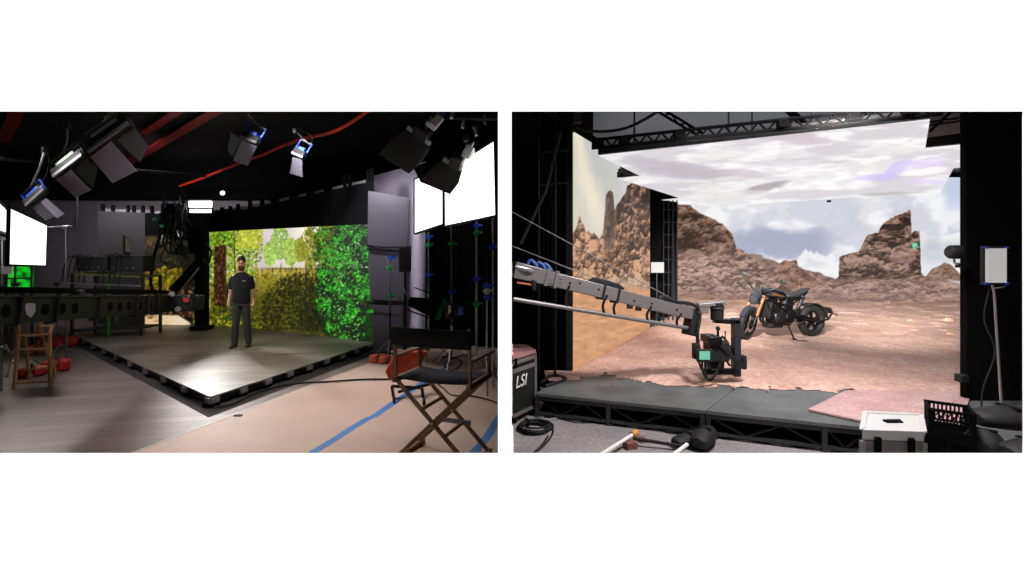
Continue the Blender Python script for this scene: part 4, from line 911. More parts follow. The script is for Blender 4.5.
cable('thin black cable looping on the tan floor behind the chair', [ff(432, 379, .01), ff(444, 389, .01), ff(452, 395, .01), ff(470, 396, .01), ff(486, 399, .01), ff(503, 405, .01)], .01)
cable('tangled black cable near the stands, seen through the chair', [ff(436, 362, .012), ff(446, 356, .012), ff(462, 362, .012), ff(452, 370, .012), ff(444, 363, .012), ff(466, 355, .012), ff(484, 362, .012)], .012)
oc = thing('tilted_case', 'orange case leaning open on a low black dolly behind the chair', 'case', tuple(F(408, 400)))
d0 = 6.7
q = [P(385, 371.5, d0-.1), P(397, 350.5, d0), P(427.5, 352, d0+.15), P(417.5, 367.5, d0+.1), P(414, 379, d0), P(389, 380.5, d0-.1)]
MB().slab(q, .12, (0,-1,.1)).build('case_body', M['orange'], oc, world=True, bevel=.015)
MB().slab([q[0]+V((.03,-.012,-.03)), q[1]+V((.04,-.012,-.03)), q[2]+V((-.06,-.012,-.03)), q[3]+V((-.05,-.012,-.02))], .01, (0,-1,.1)).build('lining', M['orange'], oc, world=True)
for a, b in (((392, 386), (422, 388)), ((394, 399), (424, 403)), ((392, 386), (394, 399)), ((422, 388), (424, 403)), ((398, 392), (430, 384))): MB().bar(P(*a, d0-.05), P(*b, d0+.05), .035, .035).build('dolly_bar', M['blackmetal'], oc, world=True)
for px, py in ((394, 399.5), (424, 402)):
    c = F(px, py, .05)
    MB().torus((c.x, c.y, .05), (1,.3,0), .032, .018, 16, 8).build('castor', M['rubber'], oc, world=True)
MB().tube([P(391, 352, d0), P(400, 349, d0), P(404, 353, d0)], .012).build('handle', M['steel'], oc, world=True)
tag(MB().box(F(238, 415.5, .012), (.1, .045, .016)).build('floor_wedge', M['black'], bevel=.004), 'small dark scrap lying on the tan floor near the stage corner', 'scrap')

# ------------------------------------------------------------------ the man on the stage
def skin_body(joints, edges, root, sub=2):
    names = list(joints); me = bpy.data.meshes.new('tmp'); me.from_pydata([joints[k][0] for k in names], [(names.index(a), names.index(b)) for a, b in edges], [])
    o = bpy.data.objects.new('tmp', me); COL.objects.link(o); o.modifiers.new('skin', 'SKIN').use_smooth_shade = True
    sv = me.skin_vertices[0].data if me.skin_vertices else None
    if sv is None:
        bm = bmesh.new(); bm.from_mesh(me); bm.verts.layers.skin.verify(); bm.to_mesh(me); bm.free(); sv = me.skin_vertices[0].data
    for i, k in enumerate(names):
        r = joints[k][1]; sv[i].radius = r if isinstance(r, tuple) else (r, r); sv[i].use_root = (k == root)
    s = o.modifiers.new('sub', 'SUBSURF'); s.levels = sub; s.render_levels = sub
    dg = bpy.context.evaluated_depsgraph_get(); m2 = bpy.data.meshes.new_from_object(o.evaluated_get(dg)); bpy.data.objects.remove(o)
    vs = [tuple(v.co) for v in m2.vertices]; fs = [tuple(p.vertices) for p in m2.polygons]; bpy.data.meshes.remove(m2)
    return vs, fs
ps = F(241.5, 347, ZS)
man = thing('person', 'bearded man in a black T-shirt and dark trousers standing on the stage', 'person', (ps.x, ps.y, ZS), math.radians(22)); man.matrix_basis = man.matrix_basis @ Matrix.Diagonal((.84, .88, 1, 1))
J = {'pel': ((0, 0, .95), (.13, .085)), 'belly': ((0, 0, 1.1), (.13, .085)), 'chest': ((0, .01, 1.3), (.15, .09)), 'collar': ((0, .01, 1.42), (.1, .065)), 'neck': ((0, 0, 1.52), .057), 'jaw': ((0, -.015, 1.6), (.066, .075)), 'mid': ((0, -.012, 1.68), (.074, .09)), 'crown': ((0, 0, 1.765), (.062, .075)),
 'nose': ((0, -.105, 1.655), .014)}
Ed = [('pel', 'belly'), ('belly', 'chest'), ('chest', 'collar'), ('collar', 'neck'), ('neck', 'jaw'), ('jaw', 'mid'), ('mid', 'crown'), ('mid', 'nose')]
for s, n in ((-1, 'l'), (1, 'r')):
    J.update({'sh'+n: ((s*.175, .01, 1.41), .062), 'el'+n: ((s*.235, .04, 1.13), .046), 'wr'+n: ((s*.262, -.03, .9), .031), 'pa'+n: ((s*.262, -.05, .83), (.026, .04)),
      'hi'+n: ((s*.095, 0, .88), .095), 'kn'+n: ((s*.12, -.005, .49), .062), 'an'+n: ((s*.15, .02, .09), .04), 'ear'+n: ((s*.085, .01, 1.665), .016)})
    Ed += [('collar', 'sh'+n), ('sh'+n, 'el'+n), ('el'+n, 'wr'+n), ('wr'+n, 'pa'+n), ('pel', 'hi'+n), ('hi'+n, 'kn'+n), ('kn'+n, 'an'+n), ('mid', 'ear'+n)]
vs, fs = skin_body(J, Ed, 'pel'); mb = MB().add(vs, fs)
for s in (-1, 1):
    for k, (dy, ln) in enumerate(((-.03, .07), (-.01, .08), (.01, .075), (.027, .06))):
        y = -.05+dy; mb.tube([(s*.262, y, .81), (s*.262, y-.004, .81-ln*.6), (s*.252, y+.004, .8-ln)], [.0095, .009, .007], 8)
    mb.tube([(s*.258, -.075, .85), (s*.25, -.1, .82), (s*.245, -.1, .785)], [.012, .011, .008], 8)
mb.build('body', M['skin'], man)
def ering(cx, cy, z, w, d, n=16, e=.85, tx=0.0, ty=0.0):
    out = []
    for a in np.linspace(0, 2*PI, n, endpoint=False):
        c_, s_ = math.cos(a), math.sin(a); x, y = w*math.copysign(abs(c_)**e, c_), d*math.copysign(abs(s_)**e, s_)
        out.append(V((cx+x, cy+y, z+tx*x+ty*y)))
    return out
sm_ = MB().hull([ering(0, -.005+o, z, w, d) for z, w, d, o in ((.875, .2, .135, 0), (.9, .203, .138, 0), (1.0, .198, .142, -.012), (1.12, .196, .142, -.012), (1.26, .212, .142, 0), (1.36, .226, .135, .005), (1.425, .212, .118, .01), (1.475, .13, .095, .01), (1.505, .078, .078, .01), (1.508, .066, .068, .01))])
for s in (-1, 1): sm_.hull([ering(s*x, y, z, r, r*.95, 12, 1, s*k) for x, y, z, r, k in ((.13, .01, 1.385, .07, .9), (.17, .012, 1.375, .078, .8), (.2, .018, 1.3, .078, .35), (.215, .026, 1.22, .074, .25), (.23, .032, 1.15, .072, .2))])
sh = sm_.build('t_shirt', M['shirt'], man, sub=1)
MB().box((.075, -.139, 1.335), (.075, .004, .014)).build('chest_print', M['logo'], sh)
tm = MB().hull([ering(0, 0, z, w, d) for z, w, d in ((.8, .16, .115), (.84, .185, .128), (.9, .185, .128), (.96, .175, .122))])
for s in (-1, 1): tm.hull([ering(s*x, y, z, r, r*1.08, 14, 1) for x, y, z, r in ((.085, 0, .9, .1), (.09, 0, .8, .105), (.1, -.005, .66, .095), (.115, -.01, .5, .082), (.13, 0, .32, .078), (.145, .015, .12, .074), (.15, .015, .055, .078))])
tm.build('trousers', M['jeans'], man, sub=1)
for s in (-1, 1):
    e = V((s*.15, 0, 0)); a = -.35*s if s < 0 else .12
    rot = Matrix.Rotation(a*-1 if s < 0 else -a, 3, 'Z'); rings = []
    for y, w, h in ((.09, .036, .075), (.05, .045, .1), (-.03, .047, .085), (-.1, .05, .062), (-.16, .044, .048), (-.19, .026, .034)):
        rings.append([e+rot @ V((x*w, y, max(0, z*h))) for x, z in ((-1, 0), (1, 0), (1, .5), (.7, .9), (0, 1), (-.7, .9), (-1, .5))])
    MB().hull(rings).build('shoe', M['shoe'], man, sub=1)
hr = MB(); rings = []
for z, k, fz in ((1.69, 1.02, .075), (1.72, 1.06, .05), (1.75, 1.06, .02), (1.79, .98, .01), (1.825, .7, .0), (1.838, .3, 0)):
    rings.append([V((.086*k*math.cos(a), .008+.104*k*math.sin(a), z+(max(0, -math.sin(a))**.7)*fz-(.07 if z < 1.7 else .03 if z < 1.73 else 0)*max(0, math.sin(a)))) for a in np.linspace(0, 2*PI, 18, endpoint=False)])
hr.hull(rings).build('hair', M['hair'], man, sub=1)
MB().hull([ering(0, cy, z, w, d, 14, 1) for z, w, d, cy in ((1.528, .03, .03, -.055), (1.54, .052, .055, -.05), (1.575, .07, .072, -.035), (1.61, .077, .085, -.022), (1.64, .077, .088, -.016))]).build('beard', M['hair'], man, sub=1)
MB().bar((-.022, -.113, 1.612), (.022, -.113, 1.612), .012, .012).build('mouth', M['orangebag'], man)
for s in (-1, 1): MB().sph((s*.033, -.098, 1.692), (.013, .008, .008)).build('eye', M['eye'], man)
for s in (-1, 1): MB().bar((s*.015, -.1, 1.71), (s*.05, -.092, 1.712), .01, .01).build('eyebrow', M['hair'], man)
# ================================================================== desert studio
struct('floor', MB().box((9.2, 11.24, -.05), (18.4, 15.92, .1)), M['concrete'])
struct('sun_sink_right', MB().box((8.2, 3.6, .004), (16.4, .6, .008)), M['dull'])  # black strip added out of sight behind the opening, against sun bounce
CR = 4.95
struct('ceiling', MB().box((9.5, 11.2, CR+.05), (19.0, 16.0, .1)), M['ceilgrey'])
struct('wall_back', MB().box((9.5, 19.2, 2.8), (19.0, .1, 5.7)), M['ceilgrey'])
struct('wall_right', MB().box((18.4, 11.2, 2.8), (.1, 16.0, 5.7)), M['dull'])
x0, x1 = P(960, 255, 5.68).x, P(1040, 255, 5.6).x
struct('wall_right', MB().box(((x0+x1)/2+.3, 5.64, 2.5), (x1-x0+.6, .08, 5.0)), M['dull'])

# stage of decks
ZD = .3
A, B = F(536, 393, ZD), F(862, 427, ZD); du = (B-A).normalized(); Cc = A+du*6.0
W0, W1 = F(573, 372.5, ZD), F(650, 328, ZD)
dn = V((du.y, -du.x, 0))
sp2 = thing('stage_platform', 'low black deck stage carrying the red dirt, open truss frame along its front', 'stage', (A.x, A.y, 0))
seam = A.lerp(B, (F(706, 409.6, ZD)-A).length/(B-A).length); seam_b = F(734, 389, ZD)+(F(734, 389, ZD)-seam).normalized()*4.0
W1b, B0 = W1+V((.5, 1.6, 0)), V((5.2, 17.3, ZD))
MB().slab([tuple(p) for p in (A, seam, seam_b, W1, W0)], .035, (0,0,1)).build('deck', M['deckblack'], sp2, world=True)
g = .008
sa, sb = seam+du*g, seam_b+du*g
MB().slab([tuple(p) for p in (sa, Cc, V((16.5, 17.3, ZD)), B0, W1b, sb)], .035, (0,0,1)).build('deck', M['deckblack'], sp2, world=True)
MB().slab([tuple(p) for p in (W1, seam_b, W1b)], .035, (0,0,1)).build('deck', M['deckblack'], sp2, world=True)
def along(px):
    f = lambda t: proj(A+du*t)[0]; lo, hi = 0., 8.
    for _ in range(40):
        m_ = (lo+hi)/2
        if f(m_) < px: lo = m_
        else: hi = m_
    return lo
posts = [along(p) for p in (537, 608, 702.5, 708.5, 825, 868, 950)]
inn = -dn*.03
for t in posts: MB().bar(A+du*t+inn+V((0,0,-.04)), A+du*t+inn+V((0,0,-ZD)), .05, .05, dn).build('post', M['darkgrey'], sp2, world=True)
for i, (a, b) in enumerate(zip(posts[:-1], posts[1:])):
    if b-a < .15: continue
    for z in (.235, .05): MB().bar(A+du*(a+.03)+inn+V((0,0,z-ZD)), A+du*(b-.03)+inn+V((0,0,z-ZD)), .035, .045 if z > .1 else .03).build('rail', M['darkgrey'], sp2, world=True)
    n = max(2, int((b-a)/.28)); mb = MB()
    for k in range(n):
        u0, u1_ = a+.03+(b-a-.06)*k/n, a+.03+(b-a-.06)*(k+1)/n; zz = (.06, .22) if k % 2 else (.22, .06)
        mb.bar(A+du*u0+inn+V((0,0,zz[0]-ZD)), A+du*u1_+inn+V((0,0,zz[1]-ZD)), .02, .02)
    mb.build('truss_web', M['blackmetal'], sp2, world=True)
wv = (W0-A).normalized()
for z in (.235, .05): MB().bar(A+wv*.05+V((.02,.02,z-ZD)), W0+V((0,0,z-ZD)), .035, .045).build('rail', M['darkgrey'], sp2, world=True)
MB().slab([A-dn*.3+V((0,0,-.04)), Cc-dn*.3+V((0,0,-.04)), Cc-dn*.3+V((0,0,-ZD)), A-dn*.3+V((0,0,-ZD))], .01, dn).build('skirt', M['dull'], sp2, world=True)

# dirt spread over the decks
def lwx(y): return W0.x+(W1.x-W0.x)*(y-W0.y)/(W1.y-W0.y)
def dirt():
    cs = .04; xs = np.arange(.3, 16.4, cs); ys = np.arange(4.5, 17.02, cs); Xg, Yg = np.meshgrid(xs, ys)
    hgt = fbm(Xg*1.3, Yg*1.3, 301, 5)*.035+fbm(Xg*7, Yg*7, 311, 3)*.02+np.maximum(fbm(Xg*3.1, Yg*3.1, 321, 2)-.62, 0)*.16
    px = CX+Xg/Yg*FOC; py = HY+(EYE-ZD)/Yg*FOC
    fy = np.interp(px, [530, 545, 560, 575, 590, 622, 664, 700, 739, 800, 846, 900, 940, 1000], [382, 381, 382, 379.5, 377, 378, 385, 387, 389.5, 391, 392, 396, 399, 400])
    edge = (fy+(fbm(Xg*4, Yg*4, 331, 5, .7)-.5)*8)-py           # signed distance-like, in front is negative
    t = np.clip(edge/6, 0, 1); Zg = ZD+.003+hgt*t*.9+.006*t
    Zg = np.where(edge < 1.2, np.minimum(Zg, ZD+.004+.02*np.maximum(edge, 0)), Zg)
    lim = W0.x+(W1.x-W0.x)*(Yg-W0.y)/(W1.y-W0.y)+.03
    ok = (edge > 0) & ((Xg > lim) | ((Yg < W0.y+.03) & (Xg > .42))) & (px < 1000)
    ok &= ~((Yg > 12.0) & (px < 640))
    n = len(xs); idx = np.arange(Xg.size).reshape(Xg.shape); cell = ok[:-1, :-1] & ok[1:, :-1] & ok[:-1, 1:] & ok[1:, 1:]
    f = np.stack([idx[:-1, :-1], idx[:-1, 1:], idx[1:, 1:], idx[1:, :-1]], -1)[cell]
    used = np.unique(f); mp = -np.ones(Xg.size, int); mp[used] = np.arange(len(used))
    v = np.stack([Xg.ravel()[used], Yg.ravel()[used], Zg.ravel()[used]], 1)
    me = bpy.data.meshes.new('dirt'); me.from_pydata(v.tolist(), [], mp[f].tolist()); me.update(); me.materials.append(M['dirt']); me.shade_smooth()
    o = bpy.data.objects.new('dirt', me); COL.objects.link(o); o['kind'] = 'stuff'
    return tag(o, 'red desert dirt spread over the deck stage in front of the desert LED wall', 'dirt')
dirt()
py_ = [F(808, 408.8, ZD+.03), F(863, 420.5, ZD+.03), F(955, 440, ZD+.03), F(972, 392, ZD+.03), F(846, 390, ZD+.03)]
pl = tag(MB().slab(py_, .022, (0,0,1)).build('plywood_sheet', M['pinkply'], bevel=.003), 'pink dusted board lying on the front edge of the dirt stage', 'board')

def rock(label, px, py, w, h, seed, group='loose stones on the dirt'):
    c = F(px, py, ZD+.03); r = np.random.default_rng(seed); mb = MB().sph((0,0,0), 1, 12)
    vs = []
    for p in mb.v:
        q = p.normalized(); k = 1+.28*(vnoise(np.array([q.x*1.7+seed]), np.array([q.y*1.7+q.z*1.3+seed]), 5)[0]-.5)*2
        vs.append(V((q.x*w/2*k, q.y*w*.4*k, max(-.25*h, q.z*h*.62*k)+h*.2)))
    mb.v = vs; o = mb.build('stone', M['rock']); o.location = c; return tag(o, label, 'stone', group)
rock('small pale stone on the dirt, left of the two far stones', 910, 321, .15, .06, 3)
rock('flat brown stone on the dirt, largest and nearest the black wall', 948.5, 321.5, .24, .12, 8)
rock('low tan stone in front of the small pale stone', 915.5, 331, .19, .05, 14)
rock('pinkish stone in front of the largest brown stone', 951, 334.5, .2, .07, 21)
rock('tiny dark stone on the dirt beside the motorcycle stand', 792, 341.5, .07, .03, 31)

gv = MB()
for k in range(170):
    px, py = random.uniform(600, 955), 312+78*random.random()**1.3; c = F(px, py, ZD+.03)
    if c.x < lwx(c.y)+.2 and c.y < 11.5: continue
    r = random.uniform(.012, .035); gv.sph(c+V((0,0,-.004)), (r, r*random.uniform(.6, 1), r*.6), 6)
g_ = gv.build('gravel', M['rock']); g_['kind'] = 'stuff'; tag(g_, 'tiny pebbles scattered over the red dirt', 'gravel')

# LED walls and the LED ceiling
dw = thing('led_screen', 'large LED back wall showing desert rocks under a cloudy sky', 'screen', (11, 17, ZD))
b0, b1 = V((P(677.5, 0, 17).x, 17.0, ZD)), V((P(990, 0, 17).x, 17.0, ZD)); zt = 4.75
screen('desert_screen', [b0, b1], [V((b0.x, 17, zt)), V((b1.x, 17, zt))], 480, 220, DESERT, SM, dw)
MB().box(((b0.x+b1.x)/2, 17.1, (ZD+zt)/2), (b1.x-b0.x, .12, zt-ZD)).build('cabinet_back', M['black'], dw, world=True)
for k in range(6): MB().bar((b0.x+.3+k*(b1.x-b0.x-.6)/5, 17.3, ZD), (b0.x+.3+k*(b1.x-b0.x-.6)/5, 17.3, zt), .06, .06, (0,1,0)).build('support_post', M['black'], dw, world=True)
sw = thing('led_screen', 'narrow LED side wall showing rocky crags above a tan slope', 'screen', tuple(W0))
zt2 = 3.79; t0, t1 = V((W0.x, W0.y, zt2)), V((W1.x, W1.y, zt2)); sd2 = V((-(W1-W0).y, (W1-W0).x, 0)).normalized()
screen('crag_screen', [W0, W1], [t0, t1], 150, 340, DESERT, SM, sw)
MB().slab([W0+sd2*.01, W1+sd2*.01, t1+sd2*.01, t0+sd2*.01], .1, -sd2).build('cabinet_back', M['black'], sw, world=True)
cl = thing('led_ceiling', 'overhead LED ceiling showing white clouds with a violet patch', 'screen', tuple(P(760, 165, 8)))
zc = 3.40
def K(px, py): return P(px, py, (zc-EYE)*FOC/(HY-py))
def row(name, fl, fr, br, bl, nx, ny):
    # one row of hanging panels, near edge fl-fr, far edge bl-br
    q = [K(*p) for p in (fl, fr, br, bl)]
    screen('cloud_screen', [q[0], q[1]], [q[3], q[2]], nx, ny, CLOUDS, SM, cl)
    MB().slab([p+V((0,0,.012)) for p in q], -.1, (0,0,1)).build('cabinet_back', M['black'], cl, world=True)
fr0 = (930, 119); nt_ = (925.3, 148)
xl1 = 640; 
row('front', (598, 155.3), fr0, (925.3, 148), (640, 176), 420, 60)
row('middle', (617, 178), (978, 142.8), (976, 166), (679, 198), 420, 40)
row('rear', (661, 199.9), (953.5, 168.45), (941, 191.5), (714, 206.8), 360, 40)
for (px, py, lab) in ((619, 171, 0), (618, 178, 0)):
    MB().box(K(px, py)+V((.1,0,.05)), (.14, .12, .1)).build('corner_bracket', M['black'], cl, world=True, bevel=.01)
MB().bar(K(620, 172)+V((0,0,.03)), K(641, 176)+V((0,0,.03)), .08, .06).build('corner_rail', M['black'], cl, world=True)
MB().tube([K(829, 201)+V((0,0,-.03)), K(829, 201)+V((0,0,.02))], .05, 10).build('sensor', M['black'], cl, world=True)
for px, py in ((640, 150), (740, 138), (830, 128), (900, 121), (760, 180), (880, 165)):
    p = K(px, py); MB().tube([p+V((0,.3,.1)), V((p.x, p.y+.3, CR))], .012, 6).build('hanging_cable', M['black'], cl, world=True)

# trusses and rigging over the panels
def truss(lab, a, b, h, n, r=.028, dep=.0, m='dull', cat='truss'):
    t = thing('truss', lab, cat, tuple(a)); up = V((0, dep, h))
    for o_, nm in ((V((0,0,0)), 'lower_chord'), (up, 'upper_chord')): MB().tube([a+o_, b+o_], r).build(nm, M[m], t, world=True)
    mb = MB()
    for k in range(n):
        p, q = a.lerp(b, k/n), a.lerp(b, (k+1)/n)
        if k % 2: mb.tube([p, q+up], r*.55, 6)
        else: mb.tube([p+up, q], r*.55, 6)
    mb.build('web', M[m], t, world=True); return t
e0, e1 = K(598, 153.5)+V((-.1, -.1, .05)), K(938, 117)+V((0, -.05, .02))
tf = truss('black truss running along the front edge of the LED ceiling', e0, e1, .11, 40, .022)
for f in (.02, .12, .31, .62, .8, .93): MB().box(e0.lerp(e1, f)+V((0,0,.06)), (.14, .08, .1)).build('coupler', M['dull'], tf, world=True, bevel=.01)
truss('black truss along the top of the LED side wall', P(570, 128, 6.9), P(603, 150, 8.6), .1, 8, .03)
truss('slanting truss bar between ceiling and LED ceiling, left of centre', P(655, 110, 7.0), P(702, 138, 7.2), .08, 6, .02)
truss('slanting truss bar meeting the front truss right of centre', P(784, 108, 6.6), P(806, 129, 6.5), .07, 4, .03)
for i, (a, b) in enumerate((((921, 112), (966, 112)), ((924, 126), (968, 120)), ((925, 143.5), (968, 138)))):
    truss(('topmost', 'middle', 'lowest')[i]+' bar of the steel lattice at the upper right beside the black wall', P(*a, 7.5), P(*b, 7.0), .05, 6, .014 if i < 2 else .035, m='darkgrey' if i < 2 else 'blackmetal')
truss('steep lattice diagonal at the upper right, between LED ceiling and black wall', P(930, 132, 7.6), P(952, 112, 7.6), .03, 3, .012, m='darkgrey')
cab = MB().tube(smoothline([P(572, 124, 6.8), P(585, 130, 6.8), P(604, 131.5, 6.7), P(626, 128, 6.6), P(648, 117.5, 6.5), P(668, 104, 6.4)], 8), .022, 8).build('hanging_cable', M['rubber']); tag(cab, 'thick black cable sagging under the grey ceiling at upper left of the desert studio', 'cable')
hb = thing('hoist', 'black chain hoist at the top corner of the LED side wall', 'hoist', tuple(P(576, 118, 6.7)))
MB().box(P(577, 114, 6.7), (.14, .12, .26)).build('body', M['black'], hb, world=True, bevel=.02); MB().tube([P(571, 110, 6.7), P(571, 131, 6.8)], .02).build('chain', M['blackmetal'], hb, world=True); MB().torus(P(572, 128, 6.75), (0,1,0), .05, .018, 16, 6).build('hook', M['blackmetal'], hb, world=True)

# black tower between the two LED walls
tw = thing('lattice_tower', 'black lattice tower standing in the gap between side and back LED walls', 'tower', tuple(F(664, 320, ZD)))
dt = 12.3; xa, xb = P(649, 0, dt).x, P(678, 0, dt+.2).x; xm = P(661.5, 0, dt).x
MB().box(((xa+xm)/2, dt+.1, 2.2), (xm-xa, .2, 3.8)).build('black_flat', M['dull'], tw, world=True)
MB().box(((xa+xb)/2, dt+.9, 2.3), (xb-xa+.1, .06, 4.0)).build('backing_drape', M['velvet'], tw, world=True)
for px in (663.5, 668.5, 673, 677): MB().tube([P(px, 0, dt).xy.to_3d()+V((0,0,ZD)), P(px, 0, dt).xy.to_3d()+V((0,0,3.45))], .018).build('upright', M['black'], tw, world=True)
for k in range(9):
    z = .6+k*.32; p, q = P(663.5, 0, dt), P(677, 0, dt)
    MB().tube([(p.x, dt, z), (q.x, dt, z)], .014, 6).build('rung', M['black'], tw, world=True)
wp = thing('lamp_panel', 'small white square panel on a stand before the lattice tower', 'lamp', tuple(F(657.5, 325, ZD)))
c = P(657.5, 267.5, 11.3); MB().box(c, (.3, .03, .245)).build('panel', glow('lit_card', (228, 228, 224), .8), wp, world=True, bevel=.006); MB().box(c+V((0,.03,0)), (.31, .03, .26)).build('housing', M['black'], wp, world=True, bevel=.006)
MB().tube([c+V((0,.05,-.1)), V((c.x, c.y+.05, ZD))], .014).build('pole', M['darkgrey'], wp, world=True)
for k in range(3): MB().tube([V((c.x, c.y+.05, ZD+.3)), V((c.x+.25*math.cos(k*2.1), c.y+.05+.25*math.sin(k*2.1), ZD+.04))], .01, 6).build('leg', M['darkgrey'], wp, world=True)
gl = mat('white_panel_face', (255, 255, 255), .6)

# dark left side: drape, pipe frame
dp = thing('stage_curtain', 'black drape hanging at the near end of the LED side wall', 'curtain', (.6, 7.3, .0))
vs, fs = [], []; n = 40; xa, xb = P(540, 0, 7.25).x, P(570.5, 0, 7.05).x
for i in range(n+1):
    f = i/n; x = xa+(xb-xa)*f; w = .03*math.sin(i*1.1)
    vs += [(x, 7.25-.2*f+w, .02), (x, 7.25-.2*f+w*.7, 5.0)]
for i in range(n): fs.append((2*i, 2*i+2, 2*i+3, 2*i+1))
o = MB().add(vs, fs).build('drape', M['velvet'], dp, world=True); q = o.modifiers.new('t', 'SOLIDIFY'); q.thickness = .01
MB().tube([(xa, 7.25, 5.0), (xb, 7.05, 5.0)], .02).build('curtain_rail', M['blackmetal'], dp, world=True)
pf = thing('scaffold', 'dark pipe scaffold standing left of the LED side wall', 'scaffold', (.35, 6.7, 0))
brn = mat('dark_brown_flat', (40, 31, 29), .9)
for px, r in ((538.5, .022), (555, .018)): p = P(px, 0, 6.7); MB().tube([(p.x, 6.7, 0), (p.x, 6.7, 4.6)], r).build('upright', M['blackmetal'], pf, world=True)
for y in (152.5, 185): p, q = P(538, y, 6.7), P(569, y-2, 6.7); MB().tube([p, q], .018).build('crossbar', M['blackmetal'], pf, world=True)
MB().tube([P(520, 244, 6.7), P(546, 190, 6.7), P(560, 132, 6.7)], .03).build('diagonal', M['black'], pf, world=True)
MB().tube([P(536, 108, 6.7), P(572, 128, 6.7)], .025).build('top_bar', M['blackmetal'], pf, world=True)
struct('wall_left', MB().box((.75, 8.9, 2.5), (1.5, .08, 5.0)), brn)

# ------------------------------------------------------------------ motorcycle
mc = thing('motorcycle', 'dark street motorcycle with gold fork parked on the red dirt', 'motorcycle', (0,0,0))
rear, front = V((P(811, 0, 9.85).x, 9.85, ZD+.03)), V((P(747.5, 0, 9.42).x, 9.42, ZD+.03)); dirb = (front-rear); WB = dirb.length
mc.matrix_basis = Matrix.Translation((rear+front)/2) @ Matrix.Rotation(math.atan2(dirb.y, dirb.x), 4, 'Z')
fx, rx, RW = WB/2, -WB/2, .325
axS = V((-.42, 0, .91)).normalized(); piv = V((fx, 0, RW))
ST = Matrix.Translation(piv) @ Matrix.Rotation(math.radians(25), 4, axS) @ Matrix.Translation(-piv)
def wheelset(name, c, r, w, xf):
    ty = MB().xf(xf).torus(c, (0,1,0), RW-r, r, 40, 12, w/(2*r)).build(name, M['rubber'], mc)
    mb = MB().xf(xf).torus(c, (0,1,0), RW-r*1.75, .018, 36, 8, 2.2); mb.build('rim', M['wheel'], ty)
    MB().xf(xf).cyl(c+V((0,-.07,0)), c+V((0,.07,0)), .045, n=18).build('hub', M['wheel'], ty)
    for k in range(5):
        a = k*2*PI/5+.3
        for da in (-.16, .16): MB().xf(xf).bar(c+V((.035*math.cos(a), .0, .035*math.sin(a))), c+V(((RW-r*1.7)*math.cos(a+da), 0, (RW-r*1.7)*math.sin(a+da))), .022, .03, (0,1,0)).build('spoke', M['wheel'], ty)
    for s in (-1, 1) if xf is not None else (-1,): MB().xf(xf).torus(c+V((0, s*.075, 0)), (0,1,0), .125, .03, 30, 6, .08).build('brake_disc', M['steel'], ty)
wheelset('front_wheel', V((fx, 0, RW)), .06, .125, ST); wheelset('rear_wheel', V((rx, 0, RW)), .07, .165, None)
for s in (-1, 1):
    a = V((fx, s*.115, RW)); MB().xf(ST).tube([a+V((0,0,-.02)), a+axS*.24], .027, 12).build('fork_slider', M['blackmetal'], mc, label='black lower fork leg')
    MB().xf(ST).tube([a+axS*.2, a+axS*.62], .033, 12).build('fork_leg', M['gold'], mc, label='gold fork leg')
fd = MB().xf(ST); rings = []
for i in range(12):
    an = math.radians(34+i*8.5); e = V((math.cos(an), 0, math.sin(an))); c = piv+e*(RW+.012)
    rings.append([c+V((0,-.07,0))-e*.035, c+V((0,-.05,0))+e*.014, c+V((0,.05,0))+e*.014, c+V((0,.07,0))-e*.035, c+V((0,.045,0))-e*.0, c+V((0,-.045,0))-e*.0])
fd.hull(rings).build('front_fender', M['bluegrey'], mc, label='blue-grey front fender')
tc_ = piv+axS*.6
MB().xf(ST).box(tc_, (.09, .26, .03)).box(tc_-axS*.14, (.08, .26, .03)).build('triple_clamp', M['blackmetal'], mc, bevel=.006)
hl = piv+axS*.53+V((.1, 0, .0))
hd = MB().xf(ST).hull([[hl+V((x, r*math.cos(a), r*math.sin(a)*1.08)) for a in np.linspace(0, 2*PI, 18, endpoint=False)] for x, r in ((-.1, .06), (-.05, .086), (.02, .094), (.045, .088))]).build('headlight', M['black'], mc)
MB().xf(ST).cyl(hl+V((.04,0,0)), hl+V((.058,0,0)), .08, .074, 20).build('lens', M['darkgrey'], hd)
MB().xf(ST).hull([[hl+V((x, r*w*math.cos(a), z+r*math.sin(a))) for a in np.linspace(0, PI, 10)] for x, r, z, w in ((-.08, .09, .06, 1.0), (.0, .092, .05, 1.05), (.05, .082, .03, 1.0))]).build('front_cowl', M['bluegrey'], mc, label='blue-grey headlight cowl')
hb_ = tc_+axS*.08
bar = MB().xf(ST).tube(smoothline([hb_+V((-.14,-.42,.09)), hb_+V((-.05,-.26,.12)), hb_+V((.0,-.1,.02)), hb_+V((0,.1,.02)), hb_+V((-.05,.26,.12)), hb_+V((-.14,.42,.09))], 6), .012, 8).build('handlebar', M['blackmetal'], mc)
for s in (-1, 1):
    MB().xf(ST).tube([hb_+V((-.14, s*.42, .09)), hb_+V((-.09, s*.33, .105))], .02, 10).build('grip', M['rubber'], mc)
    MB().xf(ST).tube([hb_+V((-.03, s*.4, .085)), hb_+V((-.05, s*.27, .12))], .007, 6).build('lever', M['darkgrey'], mc)
    MB().xf(ST).tube([hb_+V((-.07, s*.3, .12)), hb_+V((-.05, s*.38, .26))], .007, 6).build('mirror_stem', M['blackmetal'], mc)
    MB().xf(ST).sph(hb_+V((-.05, s*.39, .285)), (.022, .075, .045), 12).build('mirror', M['black'], mc)
MB().xf(ST).box(hb_+V((.05,0,.06)), (.05, .13, .1)).build('instrument_display', M['black'], mc, bevel=.012)
